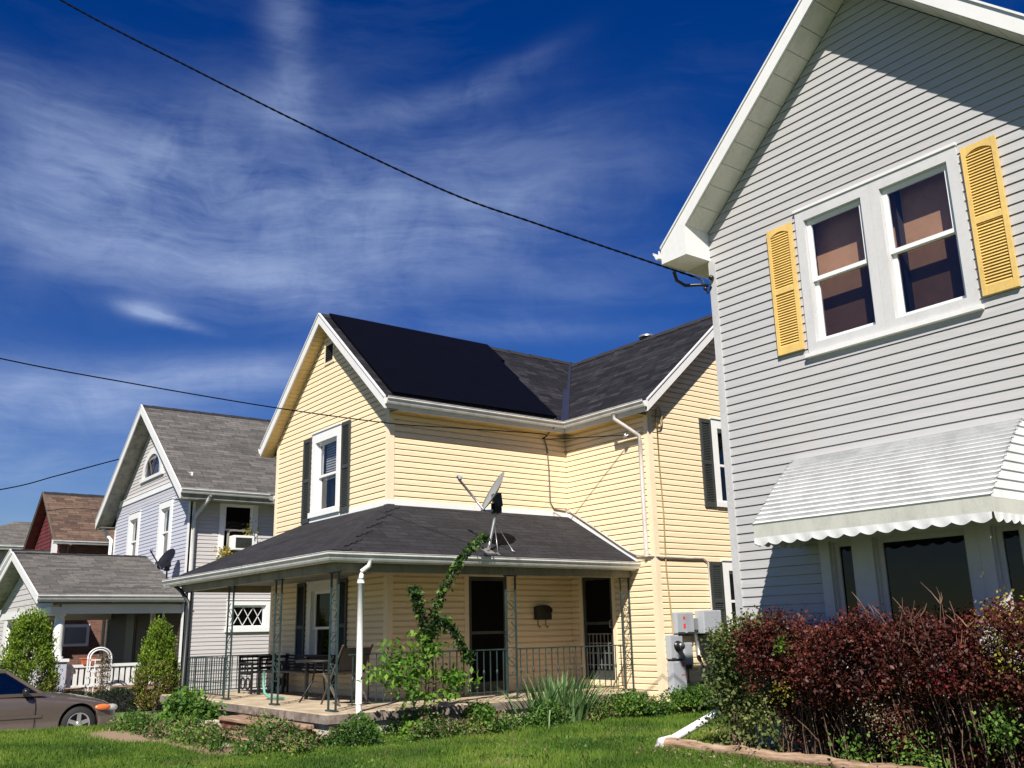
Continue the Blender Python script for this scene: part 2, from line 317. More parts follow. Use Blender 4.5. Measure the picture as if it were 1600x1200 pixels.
M = dict(
    grey_siding=siding('grey_siding', (.43, .425, .425), (.62, .58, .52), .30),
    yellow_siding=siding('yellow_siding', (.84, .68, .45), (.60, .55, .45), .24),
    lilac_siding=siding('lilac_siding', (.46, .475, .54), (.6, .6, .6), .2),
    taupe_siding=siding('taupe_siding', (.50, .475, .465), (.6, .6, .6), .2),
    white=paint('white_paint', (.70, .69, .67), .45, dirt=.035, scale=2.2),
    white2=paint('white_vinyl', (.76, .76, .74), .35, dirt=.03, scale=2),
    cream=paint('cream_trim', (.82, .68, .47), .5, dirt=.08),
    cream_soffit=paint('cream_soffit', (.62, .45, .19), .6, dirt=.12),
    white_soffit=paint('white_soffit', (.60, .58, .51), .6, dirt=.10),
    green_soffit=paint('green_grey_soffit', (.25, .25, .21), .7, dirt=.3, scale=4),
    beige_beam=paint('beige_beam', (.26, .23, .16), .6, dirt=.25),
    gutter=paint('gutter_white', (.70, .69, .66), .35, dirt=.12, scale=4),
    downspout=paint('downspout_white', (.76, .76, .74), .35, dirt=.08),
    old_downspout=paint('old_downspout', (.45, .41, .38), .5, dirt=.2),
    dark_downspout=paint('dark_downspout', (.03, .03, .03), .5),
    yellow_shutter=paint('yellow_shutter_paint', (.70, .475, .15), .5, dirt=.10),
    black_shutter=paint('black_shutter_paint', (.045, .05, .045), .5, dirt=.2),
    dark_roof=shingle('charcoal_shingles', [(.003, .003, .004), (.009, .009, .012), (.019, .018, .023), (.046, .044, .050)]),
    porch_shingle=shingle('weathered_charcoal_shingles', [(.011, .011, .013), (.024, .023, .027), (.036, .035, .039), (.056, .053, .058)], w=.33, h=.135, spread=.5),
    grey_roof=shingle('grey_brown_shingles', [(.045, .043, .041), (.095, .090, .083), (.15, .138, .125), (.225, .205, .185)], w=.4, h=.15, spread=.75),
    brown_roof=shingle('brown_shingles', [(.045, .030, .024), (.095, .060, .044), (.145, .095, .068), (.21, .145, .105)], w=.4, h=.15),
    far_roof=shingle('dull_grey_shingles', [(.07, .065, .06), (.11, .10, .09), (.15, .14, .125), (.19, .17, .15)], w=.4, h=.15),
    ridge=paint('ridge_shingles', (.016, .015, .018), .9, dirt=.3, scale=14, streak=False),
    valley=paint('valley_metal', (.02, .022, .045), .5, dirt=.1),
    solar=paint('solar_glass', (.0022, .0023, .0055), .6, dirt=.1, spec=.06),
    solar_frame=paint('solar_frame', (.01, .01, .014), .4),
    glass=glass('window_glass', (.72, .75, .8), 1.1),
    glass_screen=glass('window_glass_with_screen', (.27, .28, .31), .9),
    glass_dark=glass('window_glass_dark', (.07, .072, .08), .38),
    screen=paint('insect_screen', (.004, .004, .0045), .9, dirt=.2, spec=.1),
    dark=paint('dark_interior', (.012, .011, .012), .9),
    inner=paint('room_wall', (.045, .04, .038), .9),
    blind=paint('brown_blind', (.60, .31, .16), .8, dirt=.12, scale=1),
    dblind=paint('dull_curtain', (.10, .065, .05), .8, dirt=.2, scale=1),
    cblind=paint('pale_curtain', (.50, .48, .44), .8, dirt=.2, scale=2),
    awning=paint('awning_aluminium', (.66, .66, .65), .4, dirt=.09, scale=5),
    awning_dark=paint('awning_band', (.50, .50, .44), .35, dirt=.10, scale=6),
    iron=paint('green_iron', (.026, .050, .048), .5, dirt=.3, scale=8),
    black_iron=paint('black_iron', (.014, .014, .014), .5),
    black_plastic=paint('black_plastic', (.012, .012, .012), .35),
    metal_grey=paint('grey_enamel', (.36, .38, .41), .4, dirt=.10, scale=5),
    galv=paint('galvanised_steel', (.42, .43, .43), .35, metal=.7, dirt=.15),
    dish=paint('dish_grey', (.24, .26, .27), .4, dirt=.08),
    red=paint('red_label', (.75, .05, .06), .5, dirt=.05),
    concrete=noisy('porch_concrete', [(0, (.30, .23, .15)), (.5, (.43, .345, .235)), (1, (.56, .47, .34))], 3, 8, .85, .3, .005),
    slab_edge=noisy('slab_edge', [(0, (.10, .08, .07)), (.5, (.20, .165, .14)), (1, (.32, .27, .22))], 7, 6),
    stone=noisy('foundation_block', [(0, (.30, .26, .20)), (.5, (.48, .42, .33)), (1, (.60, .55, .45))], 5, 6),
    brickred=noisy('old_brick', [(0, (.05, .02, .015)), (.5, (.16, .05, .035)), (1, (.30, .12, .08))], 9, 5),
    wood_old=noisy('weathered_timber', [(0, (.10, .055, .035)), (.4, (.26, .16, .10)), (.7, (.38, .27, .18)), (1, (.45, .36, .28))], 3, 7, .8, .6, .01, 'Object', (.7, 9, 9)),
    bark=noisy('bark', [(0, (.06, .035, .025)), (.5, (.16, .10, .07)), (1, (.28, .19, .13))], 14, 5),
    twig=noisy('twig_bark', [(0, (.05, .03, .022)), (.5, (.13, .08, .055)), (1, (.30, .19, .12))], 6, 5),
    redstem=paint('red_stem', (.35, .10, .06), .6, dirt=.2, scale=10),
    terracotta=paint('terracotta', (.55, .14, .06), .7, dirt=.1),
    brick_wall=None, car=None, porch_shade=siding('porch_shade_siding', (.055, .042, .036)),
    tyre=paint('tyre_rubber', (.012, .012, .012), .8),
    alloy=paint('alloy_wheel', (.62, .62, .62), .28, metal=.8, dirt=.05, scale=9),
    chrome=paint('chrome', (.6, .6, .6), .15, metal=1),
    amber=paint('amber_lens', (.60, .15, .04), .15, dirt=.03),
    clear_lens=paint('clear_lens', (.45, .45, .42), .1, dirt=.05, metal=.3),
    car_glass=glass('car_glass', (.10, .12, .12), 1.6),
    cable=paint('black_cable', (.004, .004, .005), .95, spec=.05),
    grey_cable=paint('grey_cable', (.16, .14, .12), .6),
    gold=paint('tan_cable', (.30, .22, .10), .6),
    red_wall=paint('red_clapboard', (.13, .018, .018), .7, dirt=.3, scale=5),
    asphalt=noisy('asphalt', [(0, (.035, .035, .035)), (.5, (.05, .05, .05)), (1, (.075, .072, .07))], 30, 5),
    sidewalk=noisy('sidewalk_concrete', [(0, (.32, .30, .27)), (.5, (.42, .40, .36)), (1, (.5, .48, .44))], 5, 6),
    hose=paint('green_hose', (.12, .35, .25), .5),
    straw=noisy('dry_straw', [(0, (.16, .11, .06)), (1, (.45, .33, .20))], 20, 4),
    tan=paint('pale_wood', (.11, .085, .06), .7, dirt=.2),
)
def brickmat():
    m, t, b, tc, _ = base_mat('brown_brick'); br = t.new('ShaderNodeTexBrick'); t.l.new(tc.outputs['UV'], br.inputs['Vector'])
    br.inputs['Scale'].default_value = 1; br.inputs['Brick Width'].default_value = .21; br.inputs['Row Height'].default_value = .075; br.inputs['Mortar Size'].default_value = .008
    br.inputs['Color1'].default_value = (.13, .055, .04, 1); br.inputs['Color2'].default_value = (.20, .09, .06, 1); br.inputs['Mortar'].default_value = (.17, .12, .10, 1)
    t.l.new(br.outputs[0], b.inputs['Base Color']); b.inputs['Roughness'].default_value = .9; return m
M['brick_wall'] = brickmat()
def carmat():
    m, t, b, tc, _ = base_mat('taupe_car_paint'); n = t.noise(tc.outputs['Object'], 3, 4, .6); g = t.noise(tc.outputs['Object'], 900, 1, .5)
    t.l.new(t.mix(t.math('MULTIPLY', n, .3), (.155, .122, .105, 1), (.095, .075, .066, 1)), b.inputs['Base Color'])
    b.inputs['Metallic'].default_value = .55; b.inputs['Roughness'].default_value = .38; b.inputs['Coat Weight'].default_value = .8; b.inputs['Coat Roughness'].default_value = .06
    return m
M['car'] = carmat()

# ------------------------------------------------------------------ wall / window / roof builders
LAP = .1016
def clip_interval(poly, z):
    xs = []
    n = len(poly)
    for i in range(n):
        (a, za), (b, zb) = poly[i], poly[(i+1) % n]
        if (za-z)*(zb-z) <= 0 and abs(zb-za) > 1e-9: xs.append(a+(b-a)*(z-za)/(zb-za))
    return (min(xs), max(xs)) if len(xs) >= 2 else None
def lap_wall(mb, P, poly, holes=(), z0=None, lap=LAP, lip=.013, phase=0, slot=.006, dutch=False):
    """lapped siding over a convex polygon given in (u, z); each board leans out at its foot and casts its own shadow"""
    prof_ = (lambda f: (lip*(1-.12*f/.66) if f < .66 else lip*.88*(1-(f-.66)/.34)) if dutch else lip*(1-f))
    zlo = min(p[1] for p in poly); zhi = max(p[1] for p in poly); z = (z0 if z0 is not None else zlo)
    zs = sorted({round(p[1], 5) for p in poly} | {round(h[k], 5) for h in holes for k in (2, 3)})
    k = math.floor((zlo-z)/lap); zk = z+k*lap
    while zk < zhi-1e-6:
        cuts = [max(zk, zlo)]+[q for q in sorted(zs+([zk+.66*lap] if dutch else [])) if max(zk, zlo)+1e-4 < q < min(zk+lap, zhi)-1e-4]+[min(zk+lap, zhi)]
        for a, b in zip(cuts[:-1], cuts[1:]):
            ia = clip_interval(poly, a+1e-6); ib = clip_interval(poly, b-1e-6)
            if not ia or not ib: continue
            segs = [(ia, ib)]
            mid = (a+b)/2
            for h in holes:
                if h[2] < mid < h[3]:
                    ns = []
                    for (sa, sb) in segs:
                        if h[1] <= min(sa[0], sb[0]) or h[0] >= max(sa[1], sb[1]): ns.append((sa, sb)); continue
                        if h[0] > min(sa[0], sb[0]): ns.append(((sa[0], h[0]), (sb[0], h[0])))
                        if h[1] < max(sa[1], sb[1]): ns.append(((h[1], sa[1]), (h[1], sb[1])))
                    segs = ns
            na = prof_((a-zk)/lap)+.001; nb = prof_((b-zk)/lap)+.001
            for sa, sb in segs:
                sl_ = slot if (abs(b-zk-lap) < 1e-4 and b-a > .02) else 0      # the shadow slot where the next board locks in
                if sl_:
                    f_ = 1-sl_/(b-a); sm_ = (sa[0]+(sb[0]-sa[0])*f_, sa[1]+(sb[1]-sa[1])*f_); zc = b-sl_; nc = prof_((zc-zk)/lap)+.001
                    mb.face([P(sa[0], a, na), P(sa[1], a, na), P(sm_[1], zc, nc), P(sm_[0], zc, nc)])
                    mb.face([P(sm_[0], zc, nc), P(sm_[1], zc, nc), P(sm_[1], zc, -.014), P(sm_[0], zc, -.014)]); mb.face([P(sm_[0], zc, -.014), P(sm_[1], zc, -.014), P(sb[1], b, -.014), P(sb[0], b, -.014)])
                else: mb.face([P(sa[0], a, na), P(sa[1], a, na), P(sb[1], b, nb), P(sb[0], b, nb)])
                if abs(a-zk) < 1e-4: mb.face([P(sa[0], a, -.014), P(sa[1], a, -.014), P(sa[1], a, na), P(sa[0], a, na)])
        zk += lap
def window(house, P, u0, u1, z0, z1, side=.1, head=.1, sill=.06, depth=.08, trim='white', sash='white2', pane='glass', behind=None, name='window', single=False, proud=.035, bars=None, screen_low=False, nosill=False):
    """casing with sashes and panes; returns the opening cut into the wall"""
    a0, a1, b0, b1 = u0+side, u1-side, z0+sill, z1-head
    c = MB()
    c.pbox(P, u0, a0, b0, z1, -.01, proud); c.pbox(P, a1, u1, b0, z1, -.01, proud)
    c.pbox(P, a0, a1, b1, z1, -.01, proud)
    if not nosill: c.pbox(P, u0-.02, u1+.02, z1, z1+.025, 0, proud+.02)
    if not nosill: c.pbox(P, u0-.03, u1+.03, z0, b0, -.01, proud+.035)
    else: c.pbox(P, u0, u1, z0, b0, -.01, proud)
    for q in ((a0-.001, a0+.012, b0, b1), (a1-.012, a1+.001, b0, b1), (a0+.012, a1-.012, b1-.012, b1+.001), (a0+.012, a1-.012, b0-.001, b0+.012)):
        c.pbox(P, *q, -depth-.05, -.012)
    w = c.build(name, M[trim], house)
    sw = .045; zm = (b0+b1)/2+.01
    def sash_(s0, s1, t0, t1, n):
        m = MB(); m.pbox(P, s0, s0+sw, t0, t1, n-.035, n); m.pbox(P, s1-sw, s1, t0, t1, n-.035, n)
        m.pbox(P, s0+sw, s1-sw, t0, t0+sw, n-.035, n-.001); m.pbox(P, s0+sw, s1-sw, t1-sw, t1, n-.035, n-.001)
        if bars: bars(m, P, s0+sw, s1-sw, t0+sw, t1-sw, n-.014)
        o = m.build('sash', M[sash], w)
        g = MB(); g.face([P(s0+sw, t0+sw, n-.02), P(s1-sw, t0+sw, n-.02), P(s1-sw, t1-sw, n-.02), P(s0+sw, t1-sw, n-.02)])
        g.build('pane', M[pane if t0 > b0+.3 or single or pane != 'glass' else 'glass_screen'], w)
    if single: sash_(a0+.012, a1-.012, b0+.012, b1-.012, -depth+.03)
    else:
        sash_(a0+.012, a1-.012, zm-.022, b1-.012, -depth+.05); sash_(a0+.012, a1-.012, b0+.012, zm+.022, -depth+.012)
    if behind:
        m = MB(); behind(m, P, a0, a1, b0, b1)
    d = MB(); e = .02      # the dim room behind
    d.face([P(a0-.3, b0-.3, -.9), P(a1+.3, b0-.3, -.9), P(a1+.3, b1+.3, -.9), P(a0-.3, b1+.3, -.9)])
    for (p, q, r, s_) in (((a0-.3, b0-.3), (a1+.3, b0-.3), 0, 0), ((a0-.3, b1+.3), (a1+.3, b1+.3), 0, 0), ((a0-.3, b0-.3), (a0-.3, b1+.3), 0, 0), ((a1+.3, b0-.3), (a1+.3, b1+.3), 0, 0)):
        d.face([P(*p, -.9), P(*q, -.9), P(*q, -depth-.06), P(*p, -depth-.06)])
    d.build('room', M['inner'], w)
    return w, (a0, a1, b0, b1)
def shutter(house, P, u0, u1, z0, z1, mat, louvres=True, arch=False, split=.5):
    m = MB(); st = .042 if arch else .05; d = .035; n0 = .016
    m.pbox(P, u0, u0+st, z0, z1, n0, n0+d); m.pbox(P, u1-st, u1, z0, z1, n0, n0+d)
    zm = z0+(z1-z0)*split
    m.pbox(P, u0+st, u1-st, z0, z0+.09, n0, n0+d-.003); m.pbox(P, u0+st, u1-st, zm-.03, zm+.03, n0, n0+d-.003)
    if arch:
        a0, a1 = u0+st, u1-st; N = 10; base = z1-.10
        for i in range(N):
            x0 = a0+(a1-a0)*i/N; x1 = a0+(a1-a0)*(i+1)/N; t0 = (i/N-.5)*2; t1 = ((i+1)/N-.5)*2
            h0 = base+.045*(1-t0*t0); h1 = base+.045*(1-t1*t1)
            q = [P(x0, h0, n0), P(x1, h1, n0), P(x1, h1, n0+d-.003), P(x0, h0, n0+d-.003), P(x0, z1, n0), P(x1, z1, n0), P(x1, z1, n0+d-.003), P(x0, z1, n0+d-.003)]
            m.hexa(q)
    else: m.pbox(P, u0+st, u1-st, z1-.07, z1, n0, n0+d-.003)
    m.pbox(P, u0+.01, u1-.01, z0+.01, z1-.02, n0-.01, n0+.004)
    pitch = .031
    for s0, s1 in ((z0+.09, zm-.03), (zm+.03, z1-(.06 if arch else .07))):
        z = s0
        while z < s1-.004:
            q = [P(u0+st, z, n0+.028), P(u1-st, z, n0+.028), P(u1-st, z+.004, n0+.031), P(u0+st, z+.004, n0+.031)]
            zt = min(z+pitch, s1)
            m.face([P(u0+st, z, n0+.029), P(u1-st, z, n0+.029), P(u1-st, zt, n0+.008), P(u0+st, zt, n0+.008)])
            m.face([P(u0+st, z, n0+.029), P(u1-st, z, n0+.029), P(u1-st, z, n0+.008), P(u0+st, z, n0+.008)])
            z += pitch
    return m.build('shutter', M[mat], house)
def gutter(house, pts_a, pts_b, out, mat='gutter', size=.11, ma=0, mb=0):
    """K-style gutter from a to b; out = horizontal unit vector away from the house; a,b = top back edge"""
    a = Vector(pts_a); b = Vector(pts_b); o = Vector(out); s = size
    prof = [(0, 0), (0, -s), (.55*s, -s), (.68*s, -.78*s), (.80*s, -.45*s), (1.0*s, -.28*s), (1.0*s, -.02*s), (1.07*s, -.02*s), (1.07*s, .03*s), (.96*s, .03*s), (.96*s, -.2*s), (.1*s, -.9*s), (.06*s, 0)]
    m = MB(); d = (b-a).normalized(); n = len(prof)
    A = [a+o*u+Vector((0, 0, v))-d*ma*u for u, v in prof]; B = [b+o*u+Vector((0, 0, v))+d*mb*u for u, v in prof]
    m.v = [tuple(p) for p in A+B]; m.f = [tuple(range(n)), tuple(range(2*n-1, n-1, -1))]+[(k, n+k, n+(k+1) % n, (k+1) % n) for k in range(n)]; m.sm = [False]*(n+2)
    return m.build('gutter', M[mat], house, recalc=True)
def trim(house, P, u0, u1, z0, z1, mat, n0=-.01, n1=.024, name='corner_trim'):
    m = MB(); m.pbox(P, u0, u1, z0, z1, n0, n1); return m.build(name, M[mat], house)
def gable_roof(house, T, aL, aR, zeL, zeR, ar, zr, b0, b1, mat, th=.05, rakes=(), rake_mat='white', rake_h=.2, soffit=None, soffit_mat='white_soffit', seam=.25, cap=True):
    """T(a, b, z) -> world. rakes: list of (b_end, sign, b_wall)"""
    m = MB(); e = Vector(T(0, 0, 0))
    for (a0, z0) in ((aL, zeL), (aR, zeR)):
        q = [T(a0, b0, z0-th), T(ar, b0, zr-th), T(ar, b1, zr-th), T(a0, b1, z0-th), T(a0, b0, z0), T(ar, b0, zr), T(ar, b1, zr), T(a0, b1, z0)]
        m.hexa(q)
    r = m.build('roof', M[mat], house, recalc=True)
    if cap:
        c = MB(); n = int(abs(b1-b0)/.3)
        sl = (zr-zeL)/(ar-aL); sr = (zeR-zr)/(aR-ar)
        for i in range(n):
            p, q = b0+(b1-b0)*i/n, b0+(b1-b0)*(i+1.12)/n; up_ = .012+.006*(i % 2)
            c.face([T(ar-.14, p, zr-.14*sl+up_+.004), T(ar, p, zr+up_+.004), T(ar, q, zr+up_-.004), T(ar-.14, q, zr-.14*sl+up_-.004)])
            c.face([T(ar, p, zr+up_+.004), T(ar+.14, p, zr+.14*sr+up_+.004), T(ar+.14, q, zr+.14*sr+up_-.004), T(ar, q, zr+up_-.004)])
        c.build('ridge_cap', M['ridge'], r)
    for (be, sg, bw) in rakes:
        for (a0, z0) in ((aL, zeL), (aR, zeR)):
            m = MB(); up_ = -.018
            poly = [T(a0, be, z0+up_), T(ar, be, zr+up_), T(ar, be, zr+up_-rake_h), T(a0, be, z0+up_-rake_h)]
            d = Vector(T(0, sg*.028, 0))-Vector(T(0, 0, 0)); m.prism(poly, d)
            # drip edge, a thin metal lip above the board
            poly = [T(a0, be, z0+.012), T(ar, be, zr+.012), T(ar, be, zr-.016), T(a0, be, z0-.016)]
            d2 = Vector(T(0, sg*.045, 0))-Vector(T(0, 0, 0)); m.prism(poly, d2)
            m.build('rake_board', M[rake_mat], house, recalc=True)
            if soffit is not None:
                m = MB(); L = math.hypot(ar-a0, zr-z0); n = max(1, int(L/seam)); dz = soffit
                for i in range(n):
                    f0, f1 = i/n, (i+1)/n-.010/L
                    p0 = (a0+(ar-a0)*f0, z0+(zr-z0)*f0-dz); p1 = (a0+(ar-a0)*f1, z0+(zr-z0)*f1-dz)
                    lo, hi = (be+sg*(-.002), bw)
                    q = [T(p0[0], lo, p0[1]), T(p1[0], lo, p1[1]), T(p1[0], hi, p1[1]), T(p0[0], hi, p0[1])]
                    m.hexa(q+[(x, y, z+.012) for x, y, z in q])
                q = [T(a0, be, z0-dz+.02), T(ar, be, zr-dz+.02), T(ar, bw, zr-dz+.02), T(a0, bw, z0-dz+.02)]; m.face(q)
                m.build('soffit', M[soffit_mat], house)
    return r

# ------------------------------------------------------------------ ground
def gz_scalar(x, y): return float(gz(np.array([x]), np.array([y]))[0])
def smooth(t): t = np.clip(t, 0, 1); return t*t*(3-2*t)
def gz(x, y):
    xs = [-200, -26, -23.4, -22.9, -19.2, -18.2, -16, -12, -8, -5, 200]
    zs = [0, 0, 0, -.31, -.31, .15, .19, .22, .33, .36, .36]
    z = np.interp(x, xs, zs)
    # driveway climbs to the yard level beyond the porches
    drv = smooth((x+23.4)/.5)*smooth((-18.2-x)/.9)
    z = z+drv*.25*smooth((y-6.0)/2.5)
    f = smooth((y+1.5)/3.2)           # towards the street the lawn falls to the pavement
    z = z*f
    z = z+.018*np.sin(x*1.3+y*.7)*np.cos(y*1.1-x*.4)*f
    return z
def build_ground():
    xs = np.concatenate([np.linspace(-1500, -60, 14), np.linspace(-50, -28, 12), np.linspace(-27, 2, 146), np.linspace(4, 60, 12), np.linspace(80, 1500, 12)])
    ys = np.concatenate([np.linspace(-1500, -60, 12), np.linspace(-40, -3, 9), np.linspace(-1.5, 14, 90), np.linspace(16, 60, 10), np.linspace(80, 1500, 12)])
    X, Y = np.meshgrid(xs, ys, indexing='ij'); Z = gz(X, Y); nx, ny = X.shape
    v = np.stack([X, Y, Z], -1).reshape(-1, 3).tolist(); f = [(i*ny+j, (i+1)*ny+j, (i+1)*ny+j+1, i*ny+j+1) for i in range(nx-1) for j in range(ny-1)]
    me = bpy.data.meshes.new('ground'); me.from_pydata(v, [], f); me.polygons.foreach_set('use_smooth', [True]*len(f))
    o = bpy.data.objects.new('ground', me); COL.objects.link(o); o['kind'] = 'structure'
    m, t, b, tc, _ = base_mat('lawn_soil'); P = tc.outputs['Object']
    n = t.noise(P, 1.4, 6, .65); n2 = t.noise(P, 22, 4, .7)
    g = t.ramp(t.maprange(n, .3, .7), [(0, (.035, .07, .012)), (.5, (.06, .12, .02)), (1, (.12, .16, .035))])
    dirt = t.ramp(n2, [(0, (.13, .08, .045)), (.5, (.26, .18, .11)), (1, (.40, .30, .20))])
    sp = t.new('ShaderNodeSeparateXYZ'); t.l.new(P, sp.inputs[0])
    def blob(cx, cy, rx, ry):
        u = t.math('DIVIDE', t.math('SUBTRACT', sp.outputs[0], cx), rx); w = t.math('DIVIDE', t.math('SUBTRACT', sp.outputs[1], cy), ry)
        return t.math('ADD', t.math('MULTIPLY', u, u), t.math('MULTIPLY', w, w))
    d = t.math('MINIMUM', blob(-15.6, 4.45, 1.9, .55), t.math('MINIMUM', blob(-13.0, 4.6, 1.6, .35), blob(-9.3, 9.4, 1.6, .5)))
    d = t.math('SUBTRACT', d, t.math('MULTIPLY', t.math('SUBTRACT', n2, .5), 2.4))
    t.l.new(t.mix(t.maprange(d, 1.3, .6), g, dirt), b.inputs['Base Color']); b.inputs['Roughness'].default_value = 1
    bump(t, b, n2, .5, .03); me.materials.append(m)
build_ground()
def flat(name, x0, x1, y0, y1, z, mat, th=None):
    m = MB()
    if th: m.box(x0, x1, y0, y1, z-th, z)
    else: m.face([(x0, y0, z), (x1, y0, z), (x1, y1, z), (x0, y1, z)])
    o = m.build(name, M[mat]); o['kind'] = 'structure'; return o
flat('sidewalk', -120, 60, -3.6, -2.1, .05, 'sidewalk', .2)
flat('road', -120, 60, -13, -4.6, .012, 'asphalt')
mb = MB(); mb.box(-120, 60, -4.6, -4.45, -.1, .12); mb.build('kerb', M['sidewalk'])['kind'] = 'structure'
def drive():
    m = MB(); ys = np.linspace(-2.0, 9, 30); xs = np.linspace(-22.8, -19.3, 8)
    for i in range(len(xs)-1):
        for j in range(len(ys)-1):
            q = [(xs[i], ys[j]), (xs[i+1], ys[j]), (xs[i+1], ys[j+1]), (xs[i], ys[j+1])]
            m.face([(x, y, gz_scalar(x, y)+.015) for x, y in q], True)
    m.build('driveway', M['sidewalk'], weld=True)['kind'] = 'structure'
drive()

# ------------------------------------------------------------------ leaves and grass (numpy)
def mesh_np(name, V, F, mat, parent=None, rnd=None, org=None):
    """V (n,3) F list arrays (m,k)"""
    if parent is not None and parent.name in ORG: V = V-np.array(ORG[parent.name])
    me = bpy.data.meshes.new(name); k = F.shape[1]
    me.vertices.add(len(V)); me.vertices.foreach_set('co', V.astype(np.float32).ravel())
    me.loops.add(F.size); me.loops.foreach_set('vertex_index', F.astype(np.int32).ravel())
    me.polygons.add(len(F)); me.polygons.foreach_set('loop_start', np.arange(0, F.size, k, dtype=np.int32))
    me.update(calc_edges=True)
    if rnd is not None:
        a = me.attributes.new('rnd', 'FLOAT', 'POINT'); a.data.foreach_set('value', rnd.astype(np.float32))
    o = bpy.data.objects.new(name, me); COL.objects.link(o); me.materials.append(mat)
    if parent is not None: o.parent = parent
    return o
def leaves(C, size, asp=.55, droop=.0, updir=.35, rnd=None, dirs=None, jitter=1.0):
    """rhombic folded leaves (4 verts: base, side, tip, side) at points C"""
    n = len(C); size = np.broadcast_to(size, n)*RNG.uniform(.65, 1.25, n)
    d = RNG.normal(size=(n, 3))*jitter
    if dirs is not None: d = d*.55+dirs
    d[:, 2] += -droop; d /= np.linalg.norm(d, axis=1)[:, None]
    nn = RNG.normal(size=(n, 3)); nn[:, 2] += updir*3; s = np.cross(d, nn); s /= np.linalg.norm(s, axis=1)[:, None]+1e-9
    L = d*size[:, None]; W = s*(size*asp*.5)[:, None]; up_ = np.cross(s, d)*(size*.12)[:, None]
    V = np.stack([C, C+L*.45+W+up_, C+L, C+L*.45-W+up_], 1).reshape(-1, 3)
    F = np.arange(n*4).reshape(n, 4)
    r = RNG.uniform(0, 1, n) if rnd is None else rnd
    return V, F, np.repeat(r, 4)
def blades(P, h, w, lean=.35, bend=.5):
    n = len(P); h = np.broadcast_to(h, n)*RNG.uniform(.5, 1.3, n); a = RNG.uniform(0, 2*np.pi, n); l = RNG.uniform(0, lean, n)
    d = np.stack([np.cos(a)*l, np.sin(a)*l, np.ones(n)], 1); a2 = RNG.uniform(0, 2*np.pi, n)
    s = np.stack([np.cos(a2), np.sin(a2), np.zeros(n)], 1)*(np.broadcast_to(w, n)*.5)[:, None]
    mid = P+d*(h*.55)[:, None]; tip = P+d*h[:, None]*np.array([1+bend, 1+bend, .92])
    V = np.stack([P-s, P+s, mid+s*.7, tip, mid-s*.7], 1).reshape(-1, 3)
    F = np.arange(n*5).reshape(n, 5); return V, F, np.repeat(RNG.uniform(0, 1, n), 5)
def tubes_into(mb, segs, r0, r1, n=5):
    for pts in segs:
        k = len(pts); mb.tube(pts, [r0+(r1-r0)*i/(k-1) for i in range(k)], n, cap=False)
LEAF = dict(
    grass=leafmat('grass_blades', [(0, (.024, .055, .008)), (.28, (.062, .135, .014)), (.55, (.12, .21, .023)), (.82, (.20, .28, .04)), (1, (.34, .32, .10))], .3, .7, .66, .75, .67),
    weed=leafmat('weed_leaves', [(0, (.018, .045, .010)), (.4, (.05, .12, .018)), (.75, (.13, .24, .035)), (1, (.32, .34, .07))], .3),
    bright=leafmat('bright_leaves', [(0, (.05, .12, .02)), (.5, (.12, .27, .03)), (1, (.32, .45, .07))], .45),
    vine=leafmat('dark_vine_leaves', [(0, (.008, .020, .007)), (.6, (.020, .048, .012)), (1, (.09, .16, .035))], .25),
    conifer=leafmat('conifer_sprays', [(0, (.03, .055, .008)), (.4, (.10, .17, .014)), (.75, (.22, .33, .025)), (1, (.34, .43, .04))], .25, .7, 1, 2.5),
    conifer_brown=leafmat('browned_conifer', [(0, (.04, .03, .015)), (.5, (.14, .09, .035)), (1, (.22, .2, .05))], .2),
    box=leafmat('dark_box_leaves', [(0, (.008, .014, .006)), (.6, (.015, .028, .008)), (1, (.03, .05, .015))], .1),
    barberry=leafmat('maroon_leaves', [(0, (.010, .004, .003)), (.3, (.040, .013, .009)), (.55, (.098, .022, .018)), (.75, (.175, .046, .030)), (.9, (.22, .10, .045)), (1, (.13, .15, .04))], .25, .5, 1.0, 1.5),
    red=leafmat('scarlet_leaves', [(0, (.10, .008, .012)), (1, (.26, .025, .03))], .3),
    olive=leafmat('olive_shrub_leaves', [(0, (.03, .05, .015)), (.5, (.10, .14, .04)), (.8, (.22, .24, .07)), (.95, (.30, .28, .10)), (1, (.26, .12, .06))], .3),
    yellow=leafmat('yellow_leaves', [(0, (.12, .15, .02)), (.6, (.34, .28, .04)), (1, (.5, .36, .06))], .35),
    iris=leafmat('iris_blades', [(0, (.07, .13, .05)), (.5, (.14, .25, .09)), (1, (.27, .38, .14))], .3, .5),
    dead=leafmat('dead_foliage', [(0, (.10, .07, .04)), (1, (.36, .27, .16))], .25),
)

